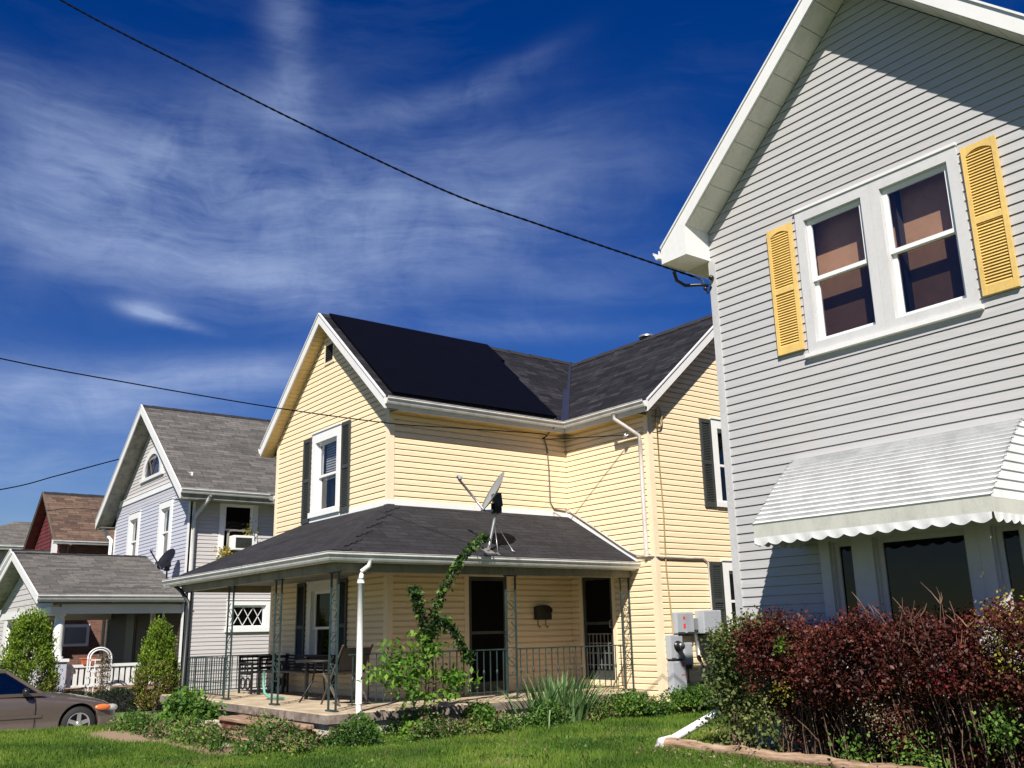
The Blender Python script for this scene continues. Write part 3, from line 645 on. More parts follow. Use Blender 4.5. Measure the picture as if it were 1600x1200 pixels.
# ================================================================== GREY HOUSE (right)
def grey_house():
    Y0, XL, XR = 8.70, -7.25, -2.78; ax = -4.92; sl, slR = .918, 1.0
    H = thing('grey_house', 'tall grey vinyl-sided gabled house with yellow shutters and white awning at right', 'house', (ax, Y0, .3))
    P = planeY(Y0); zt = 6.40; za = zt+sl*(ax-XL)
    inner = lambda mb_, P_, a0, a1, b0, b1: None
    holes = []
    # upper twin window: one casing with two openings
    def blinds(o):
        def f(mb_, P_, a0, a1, b0, b1): pass
        return f
    uw = [(-5.955, -5.005), (-5.005, -4.035)]
    WZ0, WZ1 = 4.50, 6.18
    for i, (u0, u1) in enumerate(uw):
        w, h = window(H, P, u0+(.0015 if i else 0), u1, WZ0, WZ1, side=.11, head=.125, sill=.11, depth=.07, trim='grey_casing', nosill=True, proud=.03)
        holes.append(h)
        a0, a1, b0, b1 = h; m = MB()
        m.pbox(P, a0-.05, a1+.02, b0-.05, b1+.05, -.255, -.24); m.build('blind', M['blind'], w)
    m = MB(); m.pbox(P, -5.985, -4.005, WZ0-.045, WZ0, 0, .065); m.build('window_sill', M['white'], H)
    m = MB(); m.pbox(P, -5.965, -4.025, WZ1, WZ1+.03, 0, .045); m.build('window_head', M['white'], H)
    shutter(H, P, -6.345, -6.005, 4.57, 6.09, 'yellow_shutter', arch=True, split=.49)
    shutter(H, P, -3.985, -3.645, 4.57, 6.11, 'yellow_shutter', arch=True, split=.49)
    # lower triple window under the awning
    LZ0, LZ1 = 1.05, 2.62
    for (u0, u1, s) in ((-6.08, -5.575, .12), (-5.575, -4.375, .12), (-4.3735, -3.87, .12)):
        w, h = window(H, P, u0, u1, LZ0, LZ1, side=s, head=.175, sill=.08, depth=.09, trim='grey_casing', sash='grey_casing', single=True, pane='glass_dark', nosill=True)
        holes.append(h)
    m = MB()
    poly = [(XL, .3), (XR, .3), (XR, zt), (ax, za), (XL, zt)]
    lap_wall(m, P, poly, holes, z0=.3); m.build('front_wall', M['grey_siding'], H)
    m = MB(); lap_wall(m, planeXb(XL), [(Y0, .3), (Y0+10, .3), (Y0+10, zt), (Y0, zt)], [], z0=.3)
    lap_wall(m, planeX(XR), [(Y0, .3), (Y0+10, .3), (Y0+10, zt), (Y0, zt)], [], z0=.3)
    m.face([(XL, Y0+10, .3), (XR, Y0+10, .3), (XR, Y0+10, zt), (ax, Y0+10, za), (XL, Y0+10, zt)])
    m.build('side_walls', M['grey_siding'], H)
    trim(H, P, XL-.024, XL+.075, .3, zt-.36, 'grey_trim', -.06, .024)
    trim(H, P, XR-.075, XR+.024, .3, zt-.36, 'grey_trim', -.06, .024)
    m = MB(); m.box(XL+.02, XR-.02, Y0+.02, Y0+9.98, -.2, .3); m.build('foundation', M['stone'], H)
    # roof
    T = lambda a, b, z: (a, b, z); ov = .42; yF = Y0-.41
    top = .24; zr = za+top
    eL = XL-ov; eR = XR+ov; ze = zr-sl*(ax-eL); zeR = zr-slR*(eR-ax)
    gable_roof(H, T, eL, eR, ze, zeR, ax, zr, yF, Y0+10.3, 'dark_roof', rakes=[(yF, -1, Y0-.003)], rake_h=.20, soffit=.225, soffit_mat='white_soffit', seam=.27)
    # boxed eave returns
    for xw, xe, sg, ze, sl in ((XL, eL, -1, ze, sl), (XR, eR, 1, zeR, slR)):
        m = MB(); zb = ze-.30+.06
        x0, x1 = sorted((xw-sg*-.0, xe+sg*.0))
        zw = zt-.36
        # closed box: bottom flat, front pentagon following the roof
        z_at = lambda x: ze-.21+sl*abs(x-xe)
        pts = [(xe, yF-.031, zw), (xw, yF-.031, zw), (xw, yF-.031, z_at(xw)), (xe, yF-.031, z_at(xe))]
        m.prism(pts, (0, Y0-.002-yF+.031, 0)); m.build('eave_return', M['white'], H, recalc=True)
        m = MB(); m.box(min(xe, xw)+.004, max(xe, xw)-.002, Y0+.001, Y0+10.2, zw, zw+.015); m.build('eave_soffit', M['white_soffit'], H)
        m = MB(); m.box(min(xe, xe+sg*.02), max(xe, xe+sg*.02), yF, Y0+10.25, zw, ze-.05); m.build('fascia', M['white'], H)
        gutter(H, (xe+sg*.021, yF-.05, ze-.03), (xe+sg*.021, Y0+10.25, ze-.03), (sg, 0, 0), size=.10)
    # awning
    aw_x0, aw_x1 = -6.27, -3.82; ay = 7.87; zt_a, zb_a = 3.36, 2.60
    aw = MB(); N = 17
    prof = []
    for i in range(N+1):
        s = i/N; y = Y0-.02-(Y0-.02-ay)*s; z = zt_a-(zt_a-zb_a)*(s**1.16); prof.append((y, z))
    for i in range(N):
        (y0, z0), (y1, z1) = prof[i], prof[i+1]
        xa, xb = aw_x0-.012, aw_x1+.014   # each slat overlaps the next
        aw.face([(xa, y0, z0-.006), (xb, y0, z0-.006), (xb, y1-.020, z1+.020), (xa, y1-.020, z1+.020)])
        aw.face([(xa, y1-.020, z1+.020), (xb, y1-.020, z1+.020), (xb, y1, z1-.008), (xa, y1, z1-.008)])
    # flanks: lapped horizontal slats
    for x, sg in ((aw_x0, -1), (aw_x1, 1)):
        z = 2.60; k = 0
        yz = lambda zz: float(np.interp(zz, [p[1] for p in prof][::-1], [p[0] for p in prof][::-1]))
        while z < zt_a-.02:
            z2 = min(z+.085, zt_a-.01)
            aw.face([(x+sg*.012, yz(z)-.012, z), (x+sg*.012, Y0-.01, z), (x, Y0-.01, z2), (x, yz(z2)-.012, z2)])
            aw.face([(x+sg*.012, yz(z), z), (x+sg*.012, Y0-.01, z), (x-sg*.003, Y0-.01, z), (x-sg*.003, yz(z), z)])
            z = z2
    A = aw.build('awning', M['awning'], H)
    b = MB(); b.box(aw_x0-.004, aw_x1+.016, ay-.008, ay+.004, 2.475, 2.605); b.box(aw_x1+.002, aw_x1+.016, ay+.005, Y0-.02, 2.475, 2.597); b.box(aw_x0-.004, aw_x0+.008, ay+.005, Y0-.02, 2.475, 2.597)
    b.build('awning_band', M['awning_dark'], A)
    v = MB(); n = 14; per = (aw_x1-aw_x0)/n
    def scal(p, along, L, cnt):
        pr = L/cnt; K = 10
        for i in range(cnt):
            for k in range(K):
                t0, t1 = (i+k/K)*pr, (i+(k+1)/K)*pr; d0 = .055+.030*math.sin(math.pi*(k/K))**1.0; d1 = .055+.030*math.sin(math.pi*((k+1)/K))**1.0
                wv0 = .006*math.cos(2*math.pi*k/K); wv1 = .006*math.cos(2*math.pi*(k+1)/K)
                v.face([p(t0, 0, 0), p(t1, 0, 0), p(t1, -d1, wv1), p(t0, -d0, wv0)])
    scal(lambda t, dz, w: (aw_x0+t, ay-.014-w, 2.476+dz), 'x', aw_x1-aw_x0, 14)
    scal(lambda t, dz, w: (aw_x1+.016+w, ay-.012+t, 2.476+dz), 'y', Y0-ay-.005, 6)
    scal(lambda t, dz, w: (aw_x0-.01-w, ay+t, 2.476+dz), 'y', Y0-ay-.02, 6)
    v.build('valance', M['awning'], A)
    fr = MB()
    for x in (aw_x0+.03, (aw_x0+aw_x1)/2, aw_x1-.03): fr.bar((x, Y0-.02, 2.50), (x, ay+.01, 2.50), .02)
    fr.bar((aw_x0+.03, ay+.02, 2.49), (aw_x1-.03, ay+.02, 2.49), .02); fr.build('awning_frame', M['galv'], A)
    return H
M['grey_casing'] = paint('weathered_white_casing', (.54, .535, .53), .5, dirt=.06)
M['grey_trim'] = paint('grey_corner_trim', (.50, .495, .49), .45, dirt=.1)
GREY = grey_house()

# ================================================================== YELLOW HOUSE (centre)
YX0, YX1, YY0 = -18.46, -13.80, 7.86          # main block
WX1, WY0, WY1 = -11.55, 11.80, 16.15          # wing
def yellow_house():
    H = thing('yellow_house', 'yellow-sided L-shaped house with wraparound porch and dark roof', 'house', (-15.5, 9.5, .2))
    ax = -16.13; ze = 5.48; zr = 7.70; k = (zr-ze)/2.63; wt = 5.42
    P = planeY(YY0); base = .18
    holes = []
    w, h = window(H, P, -16.76, -15.56, 3.78, 5.41, side=.15, head=.19, sill=.10, depth=.09, trim='white2'); holes.append(h)
    a0, a1, b0, b1 = h; m = MB()
    for i in range(14): m.pbox(P, a0+.03, a1-.03, b1-.06-.05*i, b1-.03-.05*i, -.20, -.19)
    m.build('blind', M['cblind'], w)
    shutter(H, P, -17.13, -16.80, 3.70, 5.36, 'black_shutter'); shutter(H, P, -15.50, -15.17, 3.74, 5.42, 'black_shutter')
    w, h = window(H, P, -16.76, -15.58, .95, 2.56, side=.15, head=.15, sill=.10, depth=.09, trim='white', pane='glass_dark'); holes.append(h)
    shutter(H, P, -17.2, -16.84, .95, 2.58, 'black_shutter'); shutter(H, P, -15.50, -15.16, .95, 2.58, 'black_shutter')
    m = MB(); wa = lambda x: zr-.22-k*abs(x-ax)
    lap_wall(m, P, [(YX0, base), (YX1, base), (YX1, wa(YX1)), (ax, zr-.22), (YX0, wa(YX0))], holes, z0=.0, slot=.008, dutch=True, lip=.021)
    m.build('front_wall', M['yellow_siding'], H)
    # side wall with the porch door
    PX = planeX(YX1); dh = (9.45, 10.28, .62, 2.55)
    m = MB(); lap_wall(m, PX, [(YY0, base), (WY0, base), (WY0, wt), (YY0, wt)], [dh], z0=.0, slot=.008, dutch=True, lip=.021); m.build('side_wall', M['yellow_siding'], H)
    PW = planeY(WY0); dh2 = (-13.46, -12.66, .74, 2.55)
    m = MB(); lap_wall(m, PW, [(YX1, base), (WX1, base), (WX1, wt), (YX1, wt)], [dh2], z0=.0, slot=.008, dutch=True, lip=.021); m.build('wing_front_wall', M['yellow_siding'], H)
    wr = 7.62; wy = 13.975; kw = (wr-5.48)/(wy-11.55)
    PS = planeX(WX1); holes = []
    w, h = window(H, PS, 13.46, 14.62, 3.74, 5.40, side=.15, head=.17, sill=.09, depth=.09, trim='white2'); holes.append(h)
    w, h = window(H, PS, 13.48, 14.62, 1.40, 2.76, side=.15, head=.17, sill=.09, depth=.09, trim='white2', pane='glass_dark'); holes.append(h)
    shutter(H, PS, 13.13, 13.43, 3.72, 5.37, 'black_shutter'); shutter(H, PS, 13.13, 13.45, 1.36, 2.74, 'black_shutter')
    shutter(H, PS, 14.65, 14.95, 3.72, 5.37, 'black_shutter'); shutter(H, PS, 14.65, 14.95, 1.36, 2.74, 'black_shutter')
    m = MB(); ws = lambda y: wr-.22-kw*abs(y-wy)
    lap_wall(m, PS, [(WY0, base), (WY1, base), (WY1, ws(WY1)), (wy, wr-.22), (WY0, ws(WY0))], holes, z0=.0, slot=.008, dutch=True, lip=.019); m.build('wing_side_wall', M['yellow_siding'], H)
    m = MB(); lap_wall(m, planeXb(YX0), [(YY0, base), (19, base), (19, wt), (YY0, wt)], [], z0=0)
    m.face([(YX0, 19, base), (YX1, 19, base), (YX1, 19, wt), (ax, 19, zr-.22), (YX0, 19, wt)]); m.face([(YX1, WY1, base), (WX1, WY1, base), (WX1, WY1, wt), (YX1, WY1, wt)])
    m.face([(YX1, WY1, base), (YX1, 19, base), (YX1, 19, wt), (YX1, WY1, wt)]); m.build('rear_walls', M['yellow_siding'], H)
    # corner boards
    def cornerL(x, y, z0, z1, sx, sy):
        m = MB(); w_ = .085; t = .026
        m.box(*sorted((x-sx*w_, x+sx*t)), *sorted((y, y+sy*t)), z0, z1); m.box(*sorted((x, x+sx*t)), *sorted((y-sy*w_, y-sy*.0005)), z0, z1)
        m.build('corner_trim', M['cream'], H)
    cornerL(YX1, YY0, base, wt, 1, -1); cornerL(YX0, YY0, base, wa(YX0), -1, -1); cornerL(WX1, WY0, base, 5.35, 1, -1)
    # gable vent
    m = MB(); m.pbox(P, -16.34, -15.92, 6.72, 7.14, 0, .035); v = m.build('gable_vent', M['cream'], H)
    m = MB(); m.pbox(P, -16.28, -15.98, 6.78, 7.10, .03, .037)
    for i in range(8): m.face([P(-16.28, 6.79+.04*i, .055), P(-15.98, 6.79+.04*i, .055), P(-15.98, 6.82+.04*i, .036), P(-16.28, 6.82+.04*i, .036)])
    m.build('louvre', M['dark'], v)
    # main and wing roofs
    T = lambda a, b, z: (a, b, z); yF = YY0-.25
    gable_roof(H, T, -18.76, -13.50, ze, ze, ax, zr, yF, 19.2, 'dark_roof', rakes=[(yF, -1, YY0-.003)], rake_h=.19, soffit=.21, soffit_mat='cream_soffit', seam=.10)
    T2 = lambda a, b, z: (b, a, z)
    gable_roof(H, T2, 11.55, 16.40, 5.48, 5.48, wy, wr, -16.6, -11.30, 'dark_roof', rakes=[(-11.30, 1, WX1+.003)], rake_h=.19, soffit=.21, soffit_mat='cream_soffit', seam=.10)
    # valley flashing, laid just over both slopes
    a = Vector((-13.50, 11.55, 5.49)); b = Vector((-16.05, 13.90, 7.60)); m = MB()
    for sgn in (0, 1):
        if sgn == 0: o = Vector((0, -.10, 0))
        else: o = Vector((.10, 0, 0))
        m.face([a+Vector((0, 0, .012)), b+Vector((0, 0, .012)), b+o+Vector((0, 0, .012)), a+o+Vector((0, 0, .012))])
    m.build('valley_flashing', M['valley'], H)
    # eaves: fascia, soffit, gutters
    m = MB(); m.box(-13.52, -13.50, yF+.01, 11.53, 5.27, 5.44); m.box(-13.50, -11.32, 11.53, 11.55, 5.27, 5.44); m.box(-18.78, -18.76, yF+.01, 19, 5.27, 5.44); m.build('fascia', M['white'], H)
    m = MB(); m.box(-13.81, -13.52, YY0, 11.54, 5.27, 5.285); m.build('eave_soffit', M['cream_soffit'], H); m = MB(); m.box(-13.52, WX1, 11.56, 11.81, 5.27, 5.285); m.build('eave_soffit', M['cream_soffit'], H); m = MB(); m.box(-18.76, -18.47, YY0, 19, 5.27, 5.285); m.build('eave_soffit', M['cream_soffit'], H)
    gutter(H, (-13.499, yF-.02, 5.46), (-13.499, 11.529, 5.46), (1, 0, 0), size=.115, mb=-1)
    gutter(H, (-13.499, 11.529, 5.46), (-11.27, 11.529, 5.46), (0, -1, 0), size=.115, ma=-1)
    gutter(H, (-18.781, yF-.02, 5.46), (-18.781, 19, 5.46), (-1, 0, 0), size=.115)
    # wing downspout
    m = MB(); m.tube([(-12.05, 11.46, 5.36), (-12.05, 11.46, 5.26), (-11.86, 11.6, 5.08), (-11.70, 11.72, 4.92), (-11.70, 11.74, 4.80), (-11.70, 11.74, 2.80)], .038, 8)
    m.build('downspout', M['old_downspout'], H)
    # foundation
    m = MB(); m.box(YX0+.02, YX1-.02, YY0+.02, 19-.02, -.3, base); m.box(YX1-.05, WX1-.02, WY0+.02, WY1-.02, -.3, base+.002); m.build('foundation', M['stone'], H)
    # doors
    def door(Pd, u0, u1, z0, z1, grille, name='storm_door'):
        m = MB(); m.pbox(Pd, u0-.09, u0, z0, z1+.09, -.01, .03); m.pbox(Pd, u1, u1+.09, z0, z1+.09, -.01, .03); m.pbox(Pd, u0, u1, z1, z1+.09, -.01, .029)
        m.pbox(Pd, u0-.09, u1+.09, z0-.09, z0, -.01, .05)
        d = m.build(name, M['cream'], H)
        m = MB(); s = .07
        m.pbox(Pd, u0, u0+s, z0, z1, -.02, .008); m.pbox(Pd, u1-s, u1, z0, z1, -.02, .008); m.pbox(Pd, u0+s, u1-s, z0, z0+.16, -.02, .007); m.pbox(Pd, u0+s, u1-s, z1-s, z1, -.02, .007)
        m.pbox(Pd, u0+s, u1-s, z0+.95, z0+1.0, -.02, .007)
        m.build('door_frame', M['black_shutter'] if not grille else M['black_shutter'], d)
        m = MB(); m.face([Pd(u0+s, z0+.16, -.01), Pd(u1-s, z0+.16, -.01), Pd(u1-s, z1-s, -.01), Pd(u0+s, z1-s, -.01)]); m.build('screen', M['screen'], d)
        m = MB(); m.tube([Pd(u1-.06, z0+1.02, .01), Pd(u1-.06, z0+1.02, .05), Pd(u1-.06, z0+.90, .05), Pd(u1-.06, z0+.90, .01)], .008, 6); m.build('handle', M['galv'], d)
        if grille:
            m = MB()
            for i in range(6): m.pbox(Pd, u0+s+.1*i+.06, u0+s+.1*i+.075, z0+.18, z0+.80, 0, .012)
            for zz in (.25, .45, .62, .78): m.pbox(Pd, u0+s+.02, u1-s-.02, z0+zz, z0+zz+.015, .001, .013)
            m.build('grille', M['galv'], d)
    door(PX, *dh, False); door(PW, *dh2, True)
    # ---------------- porch
    ex, ey, zp, ztop = -12.0, 5.95, 2.74, 3.71; lx = -18.95; hx = -17.04
    m = MB(); th = .045
    def slab(pts): m.prism(pts, (0, 0, -th))
    slab([(hx, YY0-.004, ztop), (lx, ey, zp), (ex, ey, zp), (YX1, YY0-.004, ztop)])
    slab([(YX1+.004, YY0-.002, ztop), (ex, ey, zp), (ex, WY0-.004, zp), (YX1+.004, WY0-.004, ztop)])
    slab([(hx, YY0-.002, ztop), (lx, ey, zp), (lx, YY0-.002, zp)])
    pr = m.build('porch_roof', M['porch_shingle'], H, recalc=True)
    m = MB(); a = Vector((YX1, YY0, ztop)); b = Vector((ex, ey, zp)); n = 22
    for i in range(n):
        f0, f1 = i/n, (i+1.15)/n; p, q = a.lerp(b, f0), a.lerp(b, min(f1, 1)); j = .045*((i*7) % 4)
        up_ = Vector((0, 0, .014)); o1 = Vector((-.13-j, 0, -.0)); o2 = Vector((0, .12+j, 0))
        s1 = Vector((-.13-j, 0, 0)); s2 = Vector((0, .13+j, 0))
        m.face([p+up_*1.5, q+up_, q+s1+up_, p+s1+up_*1.5]); m.face([p+up_*1.5, q+up_, q+s2+up_, p+s2+up_*1.5])
    m.build('hip_shadow_cap', M['ridge'], pr)  # cap coloured dark and cut ragged to draw the hip's shadow line
    # wall flashing above the porch roof
    m = MB(); m.prism([(hx, YY0-.006, ztop-.01), (YX1+.03, YY0-.006, ztop-.01), (YX1+.03, YY0-.006, ztop+.085), (hx, YY0-.006, ztop+.085)], (0, -.022, 0))
    m.prism([(YX1+.006, YY0-.02, ztop-.01), (YX1+.006, WY0, ztop-.01), (YX1+.006, WY0, ztop+.085), (YX1+.006, YY0-.02, ztop+.085)], (.022, 0, 0))
    m.prism([(YX1+.02, WY0-.004, ztop-.005), (ex+.02, WY0-.004, zp-.005), (ex+.02, WY0-.004, zp+.07), (YX1+.02, WY0-.004, ztop+.07)], (0, -.022, 0))
    m.build('wall_flashing', M['white2'], pr, recalc=True)
    # porch ceiling, fascia, beam
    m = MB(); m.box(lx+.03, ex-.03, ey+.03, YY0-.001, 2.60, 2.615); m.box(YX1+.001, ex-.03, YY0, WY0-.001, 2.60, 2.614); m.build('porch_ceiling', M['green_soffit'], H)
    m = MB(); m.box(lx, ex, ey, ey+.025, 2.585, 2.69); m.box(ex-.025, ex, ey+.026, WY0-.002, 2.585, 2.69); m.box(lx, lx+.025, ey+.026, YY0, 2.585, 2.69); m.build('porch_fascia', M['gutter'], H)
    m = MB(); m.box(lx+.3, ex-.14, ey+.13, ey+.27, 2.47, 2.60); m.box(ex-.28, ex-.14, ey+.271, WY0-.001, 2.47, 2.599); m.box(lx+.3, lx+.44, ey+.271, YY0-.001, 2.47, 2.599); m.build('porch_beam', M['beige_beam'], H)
    gutter(H, (lx-.001, ey-.001, 2.72), (ex+.001, ey-.001, 2.72), (0, -1, 0), size=.115, ma=1, mb=1)
    gutter(H, (ex+.001, ey-.001, 2.72), (ex+.001, WY0-.01, 2.72), (1, 0, 0), size=.115, ma=1)
    gutter(H, (lx-.001, ey-.001, 2.72), (lx-.001, YY0, 2.72), (-1, 0, 0), size=.115, ma=1)
    # deck
    m = MB(); m.box(-18.85, -11.92, 5.90, 7.88, .49, .60); m.box(-13.82, -11.92, 7.881, WY0-.001, .49, .60); m.build('porch_deck', M['concrete'], H, bevel=.012)
    m = MB(); m.box(-18.80, -11.96, 5.95, 7.87, -.3, .488); m.box(-13.81, -11.96, 7.871, WY0, -.3, .487); m.build('porch_foundation', M['stone'], H)
    m = MB(); m.box(-18.86, -11.91, 5.885, 5.899, .475, .585); m.box(-11.919, -11.905, 5.90, WY0, .475, .585); m.build('deck_edge', M['slab_edge'], H)
    # steps
    m = MB(); m.box(-14.75, -12.25, 5.50, 5.884, .40, .455); m.box(-14.9, -12.5, 5.12, 5.49, .25, .30); m.build('step_treads', M['wood_old'], H, bevel=.01)
    m = MB(); m.box(-14.70, -12.3, 5.54, 5.883, -.1, .398); m.box(-14.85, -12.55, 5.16, 5.539, -.1, .249); m.build('step_base', M['brickred'], H)
    m = MB(); m.box(-15.05, -14.76, 5.3, 5.88, -.1, .40); m.build('step_block', M['stone'], H, bevel=.02)
    # ornamental iron posts
    def post(x, y, dx, dy):
        m = MB(); p = lambda s, z: (x+dx*s, y+dy*s, z)
        for s in (-.5, .5): m.bar(p(s, .60), p(s, 2.47), .024)
        m.bar(p(-.62, .612), p(.62, .612), .07, .022); m.bar(p(-.62, 2.462), p(.62, 2.462), .06, .016)
        for z in (.95, 1.36, 1.80, 2.22): m.bar(p(-.5, z), p(.5, z), .014)
        L = math.hypot(dx, dy)
        for zc in (1.15, 1.58, 2.01):     # S scrolls between the uprights
            pts = []
            for i in range(17):
                t = i/16; z = zc-.17+.34*t; s = .36*math.sin(2*math.pi*t)*(1 if zc != 1.58 else -1); pts.append(p(s, z))
            m.tube(pts, .007, 5)
            m.tube([p(.42*math.cos(a), zc+.07*math.sin(a)) for a in [2*math.pi*i/10 for i in range(11)]], .006, 5)
        m.build('porch_post', M['iron'], H)
    for x in (-12.28, -14.20, -16.2, -18.38): post(x, 6.15, .22, 0)
    for y in (9.17, 11.66): post(-12.2, y, 0, .19)
    def rail(a, b, z0, z1, n, extra=(), twist=True):
        m = MB(); a = Vector(a); b = Vector(b); d = (b-a)
        m.bar((a.x, a.y, z1), (b.x, b.y, z1), .034, .018); m.bar((a.x, a.y, z0), (b.x, b.y, z0), .026, .014)
        for z in extra: m.bar((a.x, a.y, z), (b.x, b.y, z), .012)
        for i in range(n+1):
            p = a+d*((i+.5)/(n+1)); m.bar((p.x, p.y, z0), (p.x, p.y, z1), .013)
            if twist and i % 2 == 0: m.sphere((p.x, p.y, (z0+z1)/2), .019, 6, 4, (1, 1, 2.2))
        m.build('porch_railing', M['iron'], H)
    rail((-12.2, 6.35, 0), (-12.2, 9.07, 0), .68, 1.34, 21); rail((-12.2, 9.28, 0), (-12.2, 11.56, 0), .68, 1.34, 17)
    rail((-18.38, 6.2, 0), (-18.38, 7.83, 0), .66, 1.27, 15, (.82, 1.0, 1.13), False)
    rail((-18.26, 6.15, 0), (-16.32, 6.15, 0), .66, 1.27, 16, (.86,), False)
    # porch downspouts
    m = MB(); m.tube([(-11.94, 6.52, 2.62), (-11.94, 6.50, 2.54), (-12.02, 6.43, 2.47), (-12.03, 6.43, 2.42), (-11.97, 6.38, 2.30)], .036, 8)
    m.tube([(-11.95, 6.38, 2.36), (-11.95, 6.38, .70)], .044, 10); m.tube([(-11.95, 6.38, 2.37), (-11.95, 6.38, 2.30)], .05, 10); m.tube([(-11.95, 6.38, .74), (-11.95, 6.38, .66), (-11.87, 6.36, .52), (-11.86, 6.35, .40), (-11.86, 6.35, .18)], .042, 8)
    m.build('downspout', M['downspout'], H)
    m = MB(); m.tube([(-18.85, 6.02, 2.60), (-18.60, 6.06, 2.50), (-18.22, 6.1, 2.25), (-18.20, 6.1, 2.1), (-18.24, 6.08, .30)], .035, 8); m.build('downspout', M['dark_downspout'], H)
    # roof vent
    m = MB(); m.lathe([(.10, 0), (.10, .16), (.0, .17)], (-13.62, 14.05, 7.48), n=12); m.lathe([(.17, .16), (.17, .20), (0, .24)], (-13.62, 14.05, 7.50), n=12)
    m.build('roof_vent', M['galv'], H)
    return H
YEL = yellow_house()

# solar array on the yellow roof
def solar():
    k = (7.70-5.48)/2.63; x_of = lambda s: -16.13+2.63*s; z_of = lambda s: 7.70-2.22*s
    t = thing('solar_array', 'large flat navy-black solar array covering the yellow house roof slope', 'solar panels', (-14.8, 9.7, 6.6))
    n = Vector((k, 0, 1)).normalized(); rows, cols = 4, 5; y0, y1 = 7.77, 11.40
    sc = 0
    for r in range(rows):
        for c in range(cols):
            s0, s1 =   .012+.962*r/rows, .012+.962*(r+1)/rows-.0006
            end = y1+(.18 if r == 0 else (.06 if r == 1 else -.02*(r-2)))
            a, b = y0+(end-y0)*c/cols, y0+(end-y0)*(c+1)/cols-.0015
            m = MB(); q = [(x_of(s0), a, z_of(s0)), (x_of(s1), a, z_of(s1)), (x_of(s1), b, z_of(s1)), (x_of(s0), b, z_of(s0))]
            q = [Vector(p)+n*.03 for p in q]; m.hexa(q+[p+n*.035 for p in q]); m.build('solar_panel', M['solar'], t)
    m = MB(); a, b = Vector((x_of(.965), y0, z_of(.965)))+n*.02, Vector((x_of(.965), y1, z_of(.965)))+n*.02; m.bar(a, b, .02, .07, n); m.build('mounting_rail', M['solar_frame'], t)
solar()

